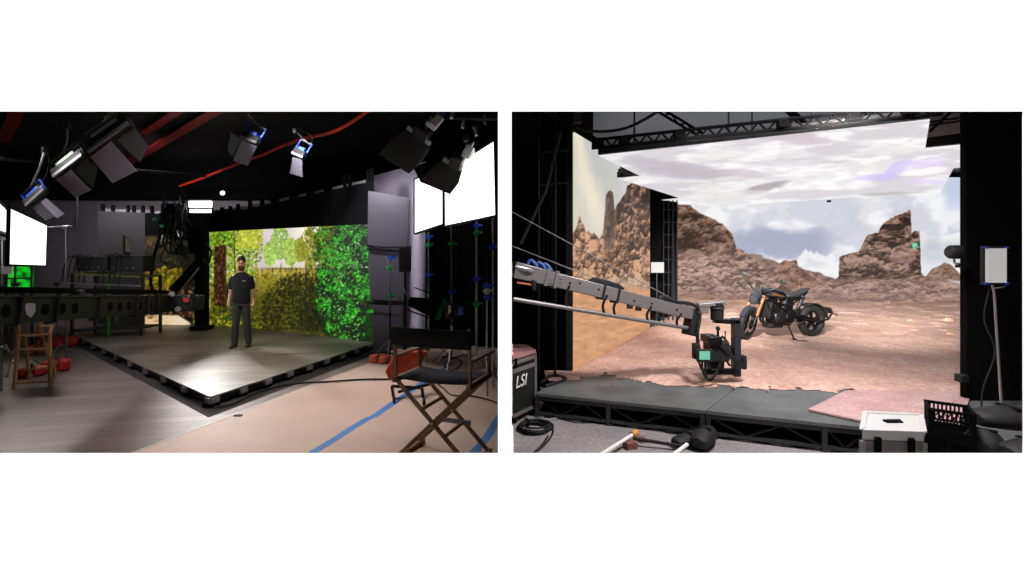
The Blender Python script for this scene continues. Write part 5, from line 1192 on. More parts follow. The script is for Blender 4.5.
def ell(x, cy, cz, w, h, n=14, e=.7):
    out = []
    for a in np.linspace(0, 2*PI, n, endpoint=False):
        c_, s_ = math.cos(a), math.sin(a); out.append(V((x, cy+w*math.copysign(abs(c_)**e, c_), cz+h*math.copysign(abs(s_)**e, s_))))
    return out
tk = MB().hull([ell(x, 0, z, w, h) for x, z, w, h in ((.4, .93, .08, .06), (.34, .93, .14, .1), (.2, .92, .165, .115), (.06, .89, .15, .1), (-.06, .85, .11, .07), (-.1, .84, .07, .05))]).build('tank', M['tank'], mc, sub=1)
for s in (-1, 1): MB().hull([[V((x, s*(w+.004), z+dz)) for dz in (-.02, .02)]+[V((x, s*(w-.02), z+dz)) for dz in (.02, -.02)] for x, z, w in ((.32, .9, .145), (.2, .88, .166), (.06, .86, .15))]).build('stripe', M['stripe'], tk)
MB().hull([ell(x, 0, z, w, h) for x, z, w, h in ((-.06, .85, .09, .035), (-.16, .845, .13, .045), (-.34, .86, .14, .05), (-.5, .91, .12, .045), (-.66, .975, .085, .03), (-.72, .995, .05, .012))]).build('seat', M['seat'], mc, sub=1)
MB().hull([[V((x, -w, z0)), V((x, w, z0)), V((x, w, z1)), V((x, -w, z1))] for x, w, z0, z1 in ((-.1, .09, .72, .83), (-.36, .11, .77, .83), (-.6, .07, .9, .935), (-.7, .04, .965, .985))]).build('tail_panel', M['blackmetal'], mc, bevel=.01)
MB().box((-.735, 0, .985), (.03, .09, .03)).build('tail_light', M['red'], mc, bevel=.006)
en = MB().box((.02, 0, .42), (.46, .3, .24)).build('engine_case', M['engine'], mc, bevel=.05)
for s in (-1, 1):
    MB().cyl((-.08, s*.15, .43), (-.08, s*.19, .43), .11, .1, 24).build('side_cover', M['blackmetal'], en, bevel=.008); MB().cyl((.13, s*.15, .42), (.13, s*.175, .42), .08, .07, 20).build('side_cover', M['engine'], en, bevel=.006)
for a_, nm in ((.5, 'front'), (-.5, 'rear')):
    ax_ = V((math.sin(a_), 0, math.cos(a_))); c = V((.04+.1*math.sin(a_), 0, .5)); cy = MB()
    for k in range(7): q = c+ax_*(.03+k*.035); cy.cyl(q, q+ax_*.018, .105 if k < 6 else .09, n=18)
    cy.cyl(c, c+ax_*.25, .085, n=16); cy.build('cylinder', M['engine'], mc)
    MB().box(c+ax_*.28, (.17, .2, .07), Matrix.Rotation(a_, 3, 'Y')).build('cylinder_head', M['blackmetal'], mc, bevel=.015)
MB().box((.36, 0, .58), (.06, .3, .32), Matrix.Rotation(-.25, 3, 'Y')).build('radiator', M['black'], mc, bevel=.01)
MB().box((.18, 0, .27), (.34, .22, .09)).build('belly_pan', M['black'], mc, bevel=.03)
for s in (-1, 1):
    for pts in ([(.45, s*.05, .9), (.25, s*.13, .74), (-.08, s*.15, .66), (-.25, s*.14, .45)], [(.42, s*.05, .84), (.38, s*.14, .6), (.24, s*.15, .3), (-.1, s*.15, .29)], [(-.08, s*.14, .66), (-.4, s*.12, .8), (-.62, s*.07, .92)], [(-.25, s*.14, .5), (-.5, s*.11, .82)], [(.25, s*.13, .74), (.05, s*.15, .58), (-.2, s*.145, .7)]):
        MB().tube([V(p) for p in pts], .017, 8).build('frame_tube', M['blackmetal'], mc)
    MB().hull([[V((x, s*y+dy, z+dz)) for dy, dz in ((-.02, -h), (.02, -h), (.02, h), (-.02, h))] for x, y, z, h in ((-.2, .13, .43, .05), (-.45, .14, .43, .04), (rx-.02, .13, RW, .035))]).build('swingarm', M['blackmetal'], mc, bevel=.008)
    MB().tube([(-.24, s*.17, .33), (-.2, s*.25, .325)], .012, 8).build('footpeg', M['steel'], mc)
    MB().tube([(-.3, s*.11, .52), (-.46, s*.1, .84)], [.035, .03], 10).build('shock_absorber', M['darkgrey'], mc)
MB().tube(smoothline([V((.14, -.1, .5)), V((.33, -.16, .42)), V((.2, -.19, .28)), V((-.15, -.19, .3))], 6), .025, 10).build('exhaust_header', M['darkgrey'], mc)
for z in (.33, .43): MB().tube([(-.12, -.2, z-.03), (-.3, -.2, z), (-.72, -.21, z+.1)], [.03, .05, .05], 14).build('exhaust_silencer', M['darkgrey'], mc)
MB().box((-.05, .16, .62), (.2, .03, .12)).build('side_cover', M['blackmetal'], mc, bevel=.01)
MB().tube([(-.12, .18, .43), (rx+.05, .12, RW+.07)], .012, 6).tube([(-.12, .18, .38), (rx+.05, .12, RW-.07)], .012, 6).build('drive_chain', M['blackmetal'], mc)
hg = MB(); rings = []
for i in range(9):
    an = math.radians(60+i*14); e = V((math.cos(an), 0, math.sin(an))); c = V((rx, 0, RW))+e*(RW+.02); rings.append([c+V((0,-.09,0)), c+V((0,.09,0)), c+V((0,.09,0))+e*.02, c+V((0,-.09,0))+e*.02])
hg.hull(rings).build('rear_hugger', M['black'], mc, bevel=.004)
MB().tube(smoothline([V((rx+.02, .12, RW-.01)), V((rx-.25, .14, RW+.03)), V((rx-.4, .12, RW+.14)), V((rx-.43, .05, RW+.2))], 6), .018, 8).build('plate_arm', M['blackmetal'], mc)
MB().box((rx-.44, .0, RW+.2), (.02, .2, .13), Matrix.Rotation(.4, 3, 'Y')).build('plate_holder', M['black'], mc, bevel=.005)
for s in (-1, 1): MB().tube([(rx-.44, s*.1, RW+.16), (rx-.45, s*.2, RW+.12)], [.01, .018], 8).build('turn_signal', M['darkgrey'], mc)
MB().tube([(-.06, .14, .27), (-.1, .24, .02)], .014, 8).box((-.1, .25, .015), (.06, .07, .02)).build('kickstand', M['blackmetal'], mc)
tag(MB().box(F(802, 341, ZD+.035), (.18, .1, .015)).build('stand_pad', M['darkgrey'], bevel=.004), 'small flat pad on the dirt below the motorcycle', 'pad')

# ------------------------------------------------------------------ crane arm with remote head
ca = thing('camera_crane', 'aluminium camera crane arm reaching over the dirt stage from the left', 'camera crane', (0.05, 5.2, 0))
p0, p1 = P(505, 267.5, 5.45), P(694, 314.5, 6.35); p0 = p0.lerp(p1, (0.0-p0.x)/(p1.x-p0.x)+.004)
dv2 = (p1-p0).normalized(); up2 = V((0,0,1)); up2 = (up2-dv2*up2.dot(dv2)).normalized(); sd3 = dv2.cross(up2).normalized()
q = lambda t, s, u: p0.lerp(p1, t)+sd3*s+up2*u
for nm, a, b, h in (('beam', 0, .2, .185), ('beam', .195, 1, .165)):
    MB().hull([[q(t, s, u*hh) for s, u in ((-.07, -.5), (.07, -.5), (.07, .5), (-.07, .5))] for t, hh in ((a, h), (b, h-.02))]).build(nm, M['alu'], ca, world=True, bevel=.006)
for t in (.155, .2): MB().hull([[q(t+k, s, u) for s, u in ((-.08, -.1), (.08, -.1), (.08, .105), (-.08, .105))] for k in (-.008, .008)]).build('joint_plate', M['alu'], ca, world=True, bevel=.004)
for k in range(12):
    t = .165+.006*(k % 4)*1.3 + (.0 if k < 6 else .04); MB().cyl(q(t, .068, -.06+.04*(k//4)), q(t, .074, -.06+.04*(k//4)), .006, n=8).build('bolt', M['blackmetal'], ca, world=True)
for t, u in ((.27, .0), (.32, .03), (.42, .01), (.62, -.02), (.72, .0), (.87, .0)): MB().cyl(q(t, .06, u), q(t, .074, u), .014, n=10).build('bolt', M['blackmetal'], ca, world=True)
pr0, pr1 = P(513, 299, 5.46), P(693, 329, 6.33)
MB().tube([pr0, pr1], .026, 12).build('lower_rod', M['alu'], ca, world=True)
for t, lab in ((.27, 0), (.47, 0), (.53, 0), (.72, 0), (.9, 0)):
    a, b = q(t, .075, -.03), pr0.lerp(pr1, t); MB().tube(smoothline([a, (a+b)/2+dv2*-.04+V((0,0,-.01)), b], 5), .016, 8).build('connecting_strap', M['rubber'], ca, world=True)
for t in (.45, .53): MB().hull([[q(t+k, s, u) for s, u in ((-.08, -.1), (.08, -.1), (.08, .1), (-.08, .1))] for k in (-.006, .006)]).build('band', M['rubber'], ca, world=True, bevel=.003)
MB().hull([[q(t, s*w, .085+u*h) for s, u in ((-1, 0), (1, 0), (1, .7), (.4, 1), (-.4, 1), (-1, .7))] for t, w, h in ((.375, .03, .02), (.4, .06, .06), (.47, .06, .065), (.53, .06, .06), (.56, .04, .03))]).build('weight_bag', M['bagblack'], ca, world=True)
for t in (.1, .06, .13): MB().tube(smoothline([q(t, 0, .09), q(t+.01, 0, .15), q(t+.03, .02, .13), q(t+.045, .03, .09)], 5), .02).build('blue_cable_loop', M['blue'], ca, world=True)
MB().tube([q(.0, .05, .03), q(.06, .09, .035), q(.08, .06, .02)], .03, 10).build('side_handle', M['steel'], ca, world=True)
MB().tube([q(.02, .08, -.14), q(.1, .08, -.12)], .012, 8).build('orange_cord', M['orangebag'], ca, world=True); MB().box(q(.1, .08, -.12), (.05, .06, .12)).build('clamp', M['darkgrey'], ca, world=True, bevel=.01)
for t in (.61, .66): MB().box(q(t, .04, -.1), (.07, .06, .05)).build('roller', M['black'], ca, world=True, bevel=.008)
MB().tube([q(.77, .0, .09), q(.8, 0, .13), q(.86, .02, .1)], .03, 8).build('cable_bundle', M['rubber'], ca, world=True)
MB().hull([[q(t, s, u) for s, u in ((-.085, -.28), (.085, -.28), (.085, .07), (-.085, .07))] for t in (.97, 1.02)]).build('end_block', M['black'], ca, world=True, bevel=.01)
for (a, b) in (((511.8, 212), (691, 309)), ((511.8, 246), (622, 289))):
    A_ = P(a[0]+.4, a[1], 5.45); MB().tube([A_, P(b[0], b[1], 6.5 if b[0] > 650 else 6.1)], .0055, 6).build('guy_wire', M['steel'], ca, world=True)
MB().tube(smoothline([q(.86, .05, .1), q(.95, .08, .12), q(1.0, .1, .04), q(1.005, .11, -.2), P(698, 345, 6.25), P(701, 352, 6.2)], 6), .022, 8).build('camera_cable', M['rubber'], ca, world=True)
# remote head
D = 6.3
MB().bar(P(697, 305, D), P(725, 302.5, D), .14, .05).build('head_arm', M['alu'], ca, world=True, bevel=.008)
MB().box(P(702, 309, D), (.14, .12, .1)).build('head_mount', M['alu'], ca, world=True, bevel=.01)
MB().cyl(P(717, 302.5, D), P(717, 320, D), .085, .08, 24).build('pan_motor', M['black'], ca, world=True, bevel=.01); MB().torus(P(717, 308, D), (0,0,1), .085, .012, 24, 8).build('motor_ring', M['darkgrey'], ca, world=True)
MB().bar(P(714, 320.5, D), P(738, 321.5, D), .12, .06).build('head_bracket', M['blackmetal'], ca, world=True, bevel=.01)
MB().bar(P(736, 318, D), P(736, 376, D), .09, .12, (0,1,0)).build('tilt_column', M['darkgrey'], ca, world=True, bevel=.012)
MB().bar(P(704, 371.5, D), P(734, 371.5, D), .12, .06).build('lower_bracket', M['blackmetal'], ca, world=True, bevel=.01)
MB().bar(P(711, 336, D-.16), P(744, 368, D-.12), .04, .05).build('slanting_bar', M['black'], ca, world=True, bevel=.006)
MB().cyl(P(744, 358, D-.05), P(744, 369, D-.05), .035, n=14).build('follow_knob', M['black'], ca, world=True); MB().box(P(740, 357, D), (.13, .1, .05)).build('knob_arm', M['black'], ca, world=True, bevel=.008)
cm = MB().box(P(716, 350, D), (.24, .28, .26)).build('camera_body', M['black'], ca, world=True, bevel=.02)
MB().box(P(711, 339, D-.05), (.17, .3, .1)).build('top_plate', M['blackmetal'], cm, world=True, bevel=.012)
MB().cyl(P(724, 352, D+.1), P(727, 352, D+.42), .075, .085, 24).build('lens', M['blackmetal'], cm, world=True); MB().box(P(727.5, 352, D+.46), (.24, .1, .19)).build('matte_box', M['black'], cm, world=True, bevel=.01)
MB().tube([P(718, 336, D), P(718, 328, D)], .016, 8).build('antenna', M['blackmetal'], cm, world=True); MB().tube([P(725, 340, D), P(725.5, 331, D)], .008, 6).build('antenna', M['blackmetal'], cm, world=True)
MB().sph(P(718, 328.5, D), .03, 10).build('antenna_knob', M['black'], cm, world=True)
mn = MB().box(P(704.5, 355.5, D-.2), (.2, .05, .16)).build('camera_monitor', M['black'], ca, world=True, bevel=.01)
MB().box(P(704.7, 355.5, D-.232), (.13, .012, .105)).build('screen', M['monitor'], mn, world=True, label='green-lit monitor picture')
MB().box(P(696, 351, D-.1), (.08, .1, .2)).build('battery', M['black'], ca, world=True, bevel=.012)
MB().box(P(714, 362, D), (.2, .2, .16)).build('recorder_box', M['blackmetal'], ca, world=True, bevel=.02)
for k, pts in enumerate(([(702, 360), (703, 372), (708, 379), (716, 374), (720, 364)], [(705, 360), (706, 375), (711, 380), (719, 368), (722, 356)], [(699, 340), (697, 352), (701, 368), (706, 374)], [(712, 345), (708, 356), (710, 368), (716, 370)], [(722, 336), (728, 344), (726, 358), (730, 366)])):
    MB().tube(smoothline([P(x, y, D-.18+.03*k) for x, y in pts], 6), .014, 7).build('cable', M['rubber'], ca, world=True)

# ------------------------------------------------------------------ foreground of the desert studio
fc = thing('flight_case', 'black flight case with silver edges and white letters, left edge of the desert studio', 'case', (.1, 5.9, 0))
pL, pR = V((.004, 5.60, 0)), V((.296, 6.02, 0)); fdv = (pR-pL).normalized(); fb = V((-fdv.y, fdv.x, 0)); dp_ = .34
fb = V((-.25, .968, 0)); zt3 = .80
def cq(f, k, z): return pL.lerp(pR, f)+fb*k+V((0,0,z))
MB().hull([[cq(0, 0, z), cq(1, 0, z), V((.19, 6.36, z)), V((.004, 6.36, z))] for z in (.1, .66)]).build('body', M['caseblack'], fc, world=True, bevel=.006)
MB().hull([[cq(0, 0, z), cq(1, 0, z), V((.19, 6.36, z)), V((.004, 6.36, z))] for z in (.68, .775)]).build('lid', M['caseblack'], fc, world=True, bevel=.006)
MB().hull([[cq(0, -.005, z), cq(1.01, -.005, z), V((.19, 6.37, z)), V((.004, 6.37, z))] for z in (.775, .812)]).build('lid_top', M['pinktop'], fc, world=True, label='dusty pink lid top')
nf = V((fdv.y, -fdv.x, 0))*.006
for z, h in ((.735, .045), (.64, .05), (.115, .04)): MB().bar(cq(0, 0, z)+nf, cq(1, 0, z)+nf, .012, h, (0,0,1)).build('edge_rail', M['alu'], fc, world=True)
MB().bar(cq(.975, 0, .1)+nf, cq(.975, 0, .775)+nf, .045, .012, nf).build('corner_rail', M['alu'], fc, world=True)
MB().bar(cq(.05, 0, .73)+nf*2, cq(.14, 0, .73)+nf*2, .02, .11, (0,0,1)).build('strap', M['dull'], fc, world=True)
for f, k in ((.12, .05), (.85, .05), (.7, .3)):
    c = cq(f, k, .05); MB().torus(c, fdv, .032, .016, 16, 8).cyl(c-fdv*.012, c+fdv*.012, .03, n=10).build('castor', M['rubber'], fc, world=True)
tx = bpy.data.curves.new('case_lettering', 'FONT'); tx.body = 'LSI'; tx.size = .2; tx.extrude = .003; tx.shear = .25; tx.align_x = 'RIGHT'
to = bpy.data.objects.new('tmp_text', tx); COL.objects.link(to); tme = bpy.data.meshes.new_from_object(to.evaluated_get(bpy.context.evaluated_depsgraph_get())); bpy.data.objects.remove(to)
tme.materials.clear(); tme.materials.append(M['paperwhite']); to = bpy.data.objects.new('case_lettering', tme); COL.objects.link(to)
mw = Matrix((fdv, V((0,0,1)), V((fdv.y, -fdv.x, 0)))).transposed().to_4x4(); mw.translation = cq(.56, 0, .43)+nf*1.5
to.parent = fc; to.matrix_basis = fc.matrix_basis.inverted() @ mw

cc = thing('cable_coil', 'coil of black cable on the grey floor beside the flight case', 'cable', tuple(F(534, 431)))
mb = MB()
base = F(534.5, 430, .0)
for k in range(9):
    R = .15+.012*(k % 4); z = .014+.013*(k//2); ox, oy = random.uniform(-.015, .015), random.uniform(-.015, .015)
    mb.torus(base+V((ox, oy, z)), (random.uniform(-.05, .05), random.uniform(-.05, .05), 1), R, .011, 36, 7)
mb.build('coil', M['rubber'], cc, world=True)
MB().tube(smoothline([F(551, 424, .012), F(553, 432, .012), F(547, 442, .012), F(536, 452, .012), F(524, 462, .012)], 8), .011, 7).tube(smoothline([F(548, 436, .012), F(541, 446, .012), F(528, 458, .012)], 8), .011, 7).build('tail', M['rubber'], cc, world=True)
for i in range(3): MB().torus(base+V((.17*math.cos(i*2.1), .17*math.sin(i*2.1), .04)), (-math.sin(i*2.1), math.cos(i*2.1), 0), .045, .008, 14, 6).build('tie', M['dull'], cc, world=True)
cable('loose steel-grey cable ends lying between flight case and stage', [F(535, 419, .012), F(545, 416, .012), F(556, 414, .012), F(564, 412, .012), F(560, 417, .012), F(548, 420, .012)], .012, m='steel')
cable('thin black cable on the grey floor in front of the stage', [F(560, 419, .006), F(580, 423, .006), F(606, 421, .006), F(622, 420, .006)], .006)
cable('thin black cable running to the black sandbags before the stage', [F(640, 425, .006), F(656, 428, .006), F(668, 433, .006), F(688, 435, .006)], .006)
cl2 = cable('black cables heaped on the left end of the deck stage', [F(541, 383, ZD+.02), F(549, 377, ZD+.02), F(558, 376, ZD+.03), F(566, 379, ZD+.02), F(555, 383, ZD+.02), F(545, 386, ZD+.02)], .02)
def wpipe(label, a, b, cap):
    t = thing('white_pipe', label, 'pipe', tuple(F(*a)), 0, 'white pipes on the grey floor'); p, q_ = F(*a, .06), P(*b, F(*b, .1).y)
    MB().tube([p, q_], .02, 12).build('tube', M['whitepipe'], t, world=True)
    if cap: MB().tube([q_-(q_-p).normalized()*.02, q_+(q_-p).normalized()*.07], .034, 14).build('end_cap', M['orangecap'], t, world=True, label='orange end cap')
    return t
wpipe('white pipe with an orange end cap lying on the grey floor', (594, 459), (633, 434.5), True)
wpipe('white pipe lying against the black sandbags before the stage', (668, 459), (687, 444.5), False)
def block(label, px, py, w, d_, h, rz): 
    c = F(px, py); o = MB().box((0, 0, h/2), (w, d_, h)).build('wood_block', M['redwood'], bevel=.005); o.location = c; o.rotation_euler = (0, 0, rz); return tag(o, label, 'block', 'red blocks on the grey floor')
block('nearer dull red block beside the white pipe', 630, 448, .12, .1, .07, .3); block('flat red block just behind the nearer one, under the black bar', 642, 440.5, .12, .14, .02, .3)
tag(MB().bar(F(633, 438.5, .08), F(682, 446, .05), .035, .03).build('floor_bar', M['black'], bevel=.006), 'black bar lying from the red blocks to the black sandbags', 'bar')
def bag(label, loc, size, rz, tilt=0.0, group='black sandbags'):
    t = MB(); w, d_, h = size; rings = []
    for i in range(11):
        f = i/10; k = (math.sin(PI*(.06+.88*f)))**.3; x = (f-.5)*w
        rings.append([(x, d_/2*k*math.cos(a), h/2+h/2*k*math.sin(a)*(1+.1*math.sin(2*a+i))) for a in np.linspace(0, 2*PI, 14, endpoint=False)])
    root = thing('sandbag', label, 'sandbag', loc, rz, group); root.matrix_basis = root.matrix_basis @ Matrix.Rotation(tilt, 4, 'Y')
    t.hull(rings).build('pouch', M['bagblack'], root, sub=1)
    MB().box((0, d_*.0, h*.98), (.05, d_*.6, .012)).build('strap', M['dull'], root, bevel=.004)
    MB().box((w*.47, 0, h*.5), (.03, d_*.5, .02)).build('end_seam', M['dull'], root, bevel=.004)
    return root
f3 = lambda px, py, z=0: (F(px, py, z).x, F(px, py, z).y, z)
GK = 'black sandbags before the stage'
bag('black sandbag before the stage, on the left, over the bar end', f3(688, 445), (.42, .2, .13), .55, 0, GK); bag('black sandbag before the stage, at the right of its pair', f3(704, 446), (.46, .24, .19), .95, 0, GK); bag('narrow black sandbag behind the pair before the stage', f3(694, 438.5), (.42, .13, .1), .75, 0, GK)
GR = 'black sandbags at the foot of the black wall'
bag('black sandbag at the lower right, lowest and nearest the milk crates', (3.62, 3.62, 0), (.36, .26, .3), 1.2, 0, GR)
bag('black sandbag at the lower right corner of the pile', (4.0, 3.66, 0), (.46, .3, .34), .3, 0, GR)
bag('black sandbag in the middle of the corner pile, leaning', (3.88, 3.95, .31), (.36, .28, .26), .7, 0, GR)
bag('black sandbag lying across the corner pile, second from top', (4.06, 3.76, .355), (.44, .3, .2), .1, 0, GR)
bag('topmost black sandbag of the corner pile', (4.2, 4.06, .53), (.6, .32, .19), .0, 0, GR)

wc = thing('road_case', 'white-topped metal case in the foreground before the stage', 'case', (3.1, 4.15, 0))
q4 = [P(862.3, 429, 3.96), P(924, 433.8, 3.92), P(921, 417, 4.33), P(865, 413, 4.4)]
ztop_ = .555; q4 = [V((p.x, p.y, ztop_)) for p in q4]; cn = sum(q4, V((0,0,0)))/4
def ringz(z, k=1.0): return [V((cn.x+(p.x-cn.x)*k, cn.y+(p.y-cn.y)*k, z)) for p in q4]
MB().hull([ringz(.04, .985), ringz(.47, .985)]).build('body', M['casegrey'], wc, world=True, bevel=.008)
MB().hull([ringz(.475), ringz(ztop_)]).build('lid', M['silver'], wc, world=True, bevel=.006)
for i in range(4): a, b = ringz(ztop_+.004)[i], ringz(ztop_+.004)[(i+1) % 4]; MB().bar(a, b, .04, .016).build('edge_rail', M['silver'], wc, world=True, bevel=.004)
for i in range(4): MB().bar(ringz(.04)[i], ringz(.47)[i], .035, .035, (0,1,0)).build('corner_post', M['alu'], wc, world=True, bevel=.004)
hp = (q4[0].lerp(q4[1], .5)+q4[3].lerp(q4[2], .5))/2; MB().box((hp.x, hp.y, ztop_+.008), (.14, .06, .016)).build('top_handle', M['dull'], wc, world=True, bevel=.006); MB().box((hp.x, hp.y-.01, ztop_+.02), (.12, .02, .018)).build('handle_bar', M['darkgrey'], wc, world=True, bevel=.006)
for f in (.24, .78): p = q4[0].lerp(q4[1], f); MB().box((p.x, p.y-.012, .44), (.045, .03, .13)).build('latch', M['dull'], wc, world=True, bevel=.006)
for i in range(4): p = ringz(.02, .85)[i]; MB().cyl((p.x, p.y, 0), (p.x, p.y, .045), .03, n=12).build('foot', M['rubber'], wc, world=True)

def crate():
    t = thing('milk_crate', '', 'crate', (0,0,0), 0, 'black milk crates stacked before the stage'); w, h = .275, .243
    for i in range(4):
        R_ = Matrix.Rotation(i*PI/2, 4, 'Z'); f = MB().xf(R_)
        f.box((0, -w/2, h-.012), (w+.02, .018, .024)).box((0, -w/2, h-.085), (w, .012, .016)).box((0, -w/2, .035), (w, .012, .07)).box((-w/2+.012, -w/2, h/2), (.024, .016, h)).box((w/2-.012, -w/2, h/2), (.024, .016, h))
        for k in range(9): f.box((-w/2+.03+k*(w-.06)/8, -w/2, h-.048), (.012, .01, .06))
        for k in range(-4, 11):
            for s in (-1, 1):
                x0_ = -w/2+.02+k*.042; z0, z1 = .07, h-.09; pts = []
                xa_, xb_ = (x0_, x0_+(z1-z0)*.62) if s > 0 else (x0_+(z1-z0)*.62, x0_)
                lo, hi = 0., 1.
                ts = [t_ for t_ in np.linspace(0, 1, 41) if abs(xa_+(xb_-xa_)*t_) < w/2-.015]
                if len(ts) < 3: continue
                f.bar((xa_+(xb_-xa_)*ts[0], -w/2, z0+(z1-z0)*ts[0]), (xa_+(xb_-xa_)*ts[-1], -w/2, z0+(z1-z0)*ts[-1]), .009, .009, (0,1,0))
        f.build('side', M['dull'], t, smooth=False)
    fl_ = MB()
    for k in range(7): x = -w/2+.02+k*(w-.04)/6; fl_.box((x, 0, .006), (.012, w, .012)).box((0, x, .006), (w, .012, .012))
    fl_.build('bottom_grid', M['dull'], t, smooth=False)
    return t
c0 = crate(); cx_, cy_, cr_ = 3.66, 4.02, math.radians(-35)
c0['label'] = 'topmost black milk crate of the stack beside the white-topped case'; c0.matrix_basis = Matrix.Translation((cx_, cy_, .488)) @ Matrix.Rotation(cr_, 4, 'Z')
copy_tree(c0, 'black milk crate just under the topmost one, cut by the photo edge', (cx_+.005, cy_, .244), cr_-.03)
copy_tree(c0, 'lowest black milk crate of the stack, on the floor', (cx_, cy_+.005, 0), cr_+.02)

ls = thing('lamp_panel', 'pale square lamp panel on a thin stand before the black wall', 'lamp', (P(1003, 0, 5.25).x, 5.25, 0))
c = P(996, 265.5, 5.25); MB().box(c+V((0,.03,0)), (.27, .03, .43)).build('housing', M['black'], ls, world=True, bevel=.008); MB().box(c, (.205, .03, .375)).build('panel', glow('dim_lamp_face', (178, 176, 174), .9), ls, world=True)
for sx in (-1, 1):
    for sz in (-1, 1): MB().box(c+V((sx*.115, -.005, sz*.195)), (.022, .035, .022)).build('corner_clip', M['blueclamp'], ls, world=True)
MB().tube([c+V((.0,.05,-.18)), c+V((.02,.04,-.29)), V((P(1003.5, 400, 5.25).x, 5.25, .02))], .014, 10).build('pole', M['steel'], ls, world=True)
MB().tube([c+V((.01,.02,-.25)), c+V((.1,.02,-.24)), c+V((.16,.02,-.19))], .008, 6).build('tightening_arm', M['steel'], ls, world=True)
MB().tube(smoothline([c+V((-.03,.04,-.25)), c+V((-.08,.05,-.6)), c+V((.02,.03,-.95)), c+V((-.1,.05,-1.4)), V((c.x-.1, 5.3, .02))], 6), .009, 6).build('cable', M['rubber'], ls, world=True)
for k in range(3): b = V((P(1003.5, 400, 5.25).x, 5.25, 0)); MB().tube([b+V((0,0,.35)), b+V((.3*math.cos(k*2.1), .3*math.sin(k*2.1), .015))], .011, 6).build('leg', M['steel'], ls, world=True)
wl_ = thing('wall_lamp', 'black lamp with a short arm fixed at the edge of the black wall', 'lamp', tuple(P(958, 262, 5.5)))
c = P(955, 252, 5.45); MB().hull([[c+V((x, r*math.cos(a), r*math.sin(a))) for a in np.linspace(0, 2*PI, 18, endpoint=False)] for x, r in ((-.075, .06), (-.05, .078), (.04, .08), (.07, .06))]).build('lamp_head', M['black'], wl_, world=True, bevel=.006)
MB().cyl(c+V((-.076,0,0)), c+V((-.07,0,0)), .05, n=16).build('lens', M['darkgrey'], wl_, world=True)
MB().tube(smoothline([c+V((-.01,0,-.08)), c+V((-.0,0,-.125)), c+V((.04,0,-.14)), c+V((.13,.1,-.13))], 5), .012, 8).build('arm', M['steel'], wl_, world=True); MB().box(P(962, 265.5, 5.55), (.1, .08, .05)).build('bracket', M['black'], wl_, world=True, bevel=.006)
tag(MB().box(P(961.5, 378, 5.55), (.09, .1, .09)).build('cable_clamp', M['black'], bevel=.01), 'small black clamp low on the edge of the black wall', 'clamp')

# ================================================================== lights
def lamp(name, kind, loc, target, e, color=(1,1,1), size=.3, angle=None, blend=.5, sizey=None):
    l = bpy.data.lights.new(name, kind); l.energy = e; l.color = color
    if kind == 'AREA':
        l.size = size
        if sizey: l.shape = 'RECTANGLE'; l.size_y = sizey
    elif kind == 'SPOT': l.shadow_soft_size = size; l.spot_size = math.radians(angle); l.spot_blend = blend
    elif kind == 'POINT': l.shadow_soft_size = size
    o = bpy.data.objects.new(name, l); COL.objects.link(o); o.location = loc
    o.rotation_euler = (V(target)-V(loc)).to_track_quat('-Z', 'Y').to_euler(); return o
# daylight added to wash the white wall bright, grazing down its face
s = bpy.data.lights.new('wash_sun', 'SUN'); s.energy = 44; s.angle = math.radians(.5)
so = bpy.data.objects.new('wash_sun', s); COL.objects.link(so); so.rotation_euler = V((0, math.sin(math.radians(6)), -math.cos(math.radians(6)))).to_track_quat('-Z', 'Y').to_euler(); so.location = (0, 0, 12)
# forest studio
lamp('crane_lamp', 'SPOT', tuple(P(200.5, 206, LD-.08)), tuple(F(292, 372, ZS)), 1100, (1, .97, .95), .15, 36, .8)
lamp('stage_fill', 'SPOT', (-3.5, 5.3, 4.6), (-6.0, 9.0, ZS), 400, (1, .96, .93), .15, 54, 1.0)  # unseen spot added to lift the stage planks
lamp('man_fill', 'SPOT', (-7.2, 6.6, 4.0), (-5.5, 9.7, 1.3), 420, (1, .97, .95), .15, 40, .9)  # unseen spot added to light the man's front
lamp('tan_floor_fill', 'SPOT', (-2.8, 6.8, 4.4), (-3.1, 6.0, 0), 620, (1, .93, .88), .3, 85, .9)  # spot put in out of view to brighten the tan floor
lamp('plank_floor_fill', 'SPOT', (-9.5, 9.0, 4.2), (-6.6, 6.6, 0), 560, (1, .93, .9), .3, 96, .9)  # unseen fill added over the left plank floor
lamp('back_wall_fill', 'SPOT', (-9.5, 11.0, 4.6), (-11.0, 16.5, 1.8), 650, (1, .97, 1), .3, 100, .9)  # unseen spot added to raise the grey back wall
lamp('side_wall_fill', 'SPOT', (-4.4, 7.6, 4.4), (-2.2, 11.4, 1.6), 1000, (.98, .96, 1), .3, 60, .9)  # spot added to raise the lilac wall, no modelled fixture carries it
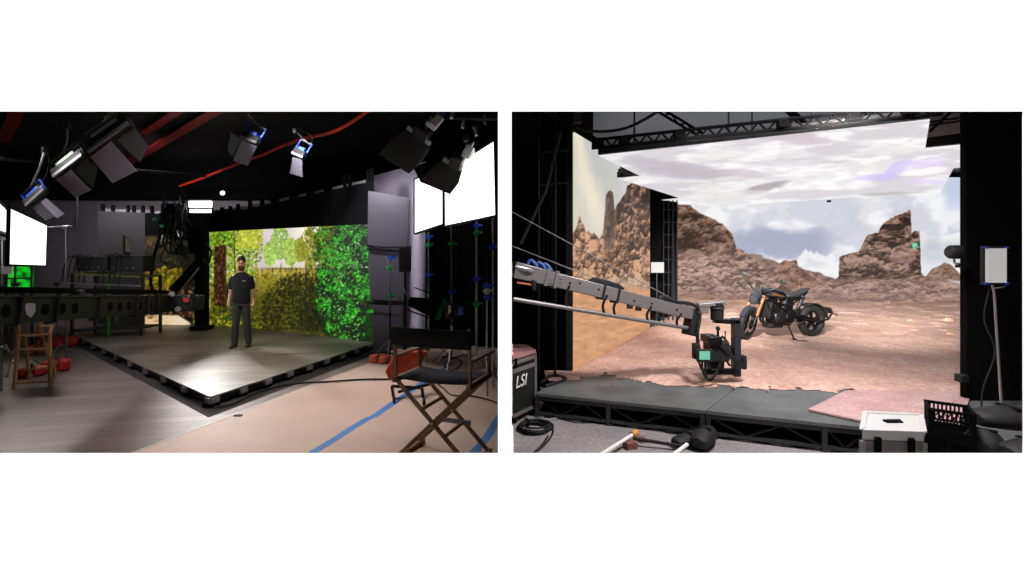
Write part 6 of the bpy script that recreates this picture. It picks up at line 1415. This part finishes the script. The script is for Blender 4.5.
# desert studio
lamp('dirt_fill_one', 'SPOT', (1.6, 4.4, 3.3), (6.0, 13.5, ZD), 6000, (1, .98, .93), .3, 36, .9)  # unseen spot added to brighten the middle of the dirt
lamp('dirt_fill_two', 'SPOT', (2.8, 4.4, 3.3), (11.5, 14.5, ZD), 7500, (1, .98, .93), .3, 36, .9)  # second added spot, carries the dirt fill to the right
lamp('dirt_fill_four', 'SPOT', (2.2, 4.4, 3.3), (8.0, 16.6, ZD), 12500, (1, .98, .93), .3, 20, 1.0)  # narrow unseen spot added for the far dirt below the screen
lamp('dirt_fill_five', 'SPOT', (3.0, 4.4, 3.3), (13.2, 16.6, ZD), 15000, (1, .98, .93), .3, 22, 1.0)  # another added narrow spot, for the far dirt at the right
lamp('dirt_fill_three', 'SPOT', (3.6, 4.7, 4.2), (4.0, 8.0, ZD), 300, (1, .93, .95), .3, 90, .9)  # faintly pink spot added out of view to fill the front dirt
lamp('ceiling_fill', 'AREA', (4.6, 10.6, 4.05), (4.6, 10.6, 6), 60, (.93, .98, 1), 6, sizey=3)  # unseen area light added to lift the grey ceiling
lamp('floor_fill', 'SPOT', (2.6, 3.9, 4.6), (2.4, 5.0, 0), 1100, (1, .97, .97), .4, 120, .9)  # unseen spot added to brighten the foreground floor and cases

# ================================================================== camera, world, view
cam = bpy.data.cameras.new('camera'); cam.sensor_width = 36; cam.sensor_fit = 'HORIZONTAL'; cam.lens = FOC/1024*36; cam.shift_y = -(288-HY)/1024; cam.clip_start = .05; cam.clip_end = 200
co = bpy.data.objects.new('camera', cam); COL.objects.link(co); co.location = (0, 0, EYE); co.rotation_euler = (PI/2, 0, 0); SC.camera = co
w = bpy.data.worlds.new('world'); SC.world = w; w.use_nodes = True; w.node_tree.nodes['Background'].inputs[0].default_value = (.0, .0, .0, 1); w.node_tree.nodes['Background'].inputs[1].default_value = 0
SC.view_settings.view_transform = 'Standard'; SC.view_settings.look = 'None'; SC.view_settings.exposure = 0; SC.view_settings.gamma = 1; SC.view_settings.use_curve_mapping = False
SC.cycles.max_bounces = 6; SC.cycles.diffuse_bounces = 3; SC.cycles.glossy_bounces = 3; SC.cycles.sample_clamp_indirect = 4; SC.cycles.sample_clamp_direct = 0
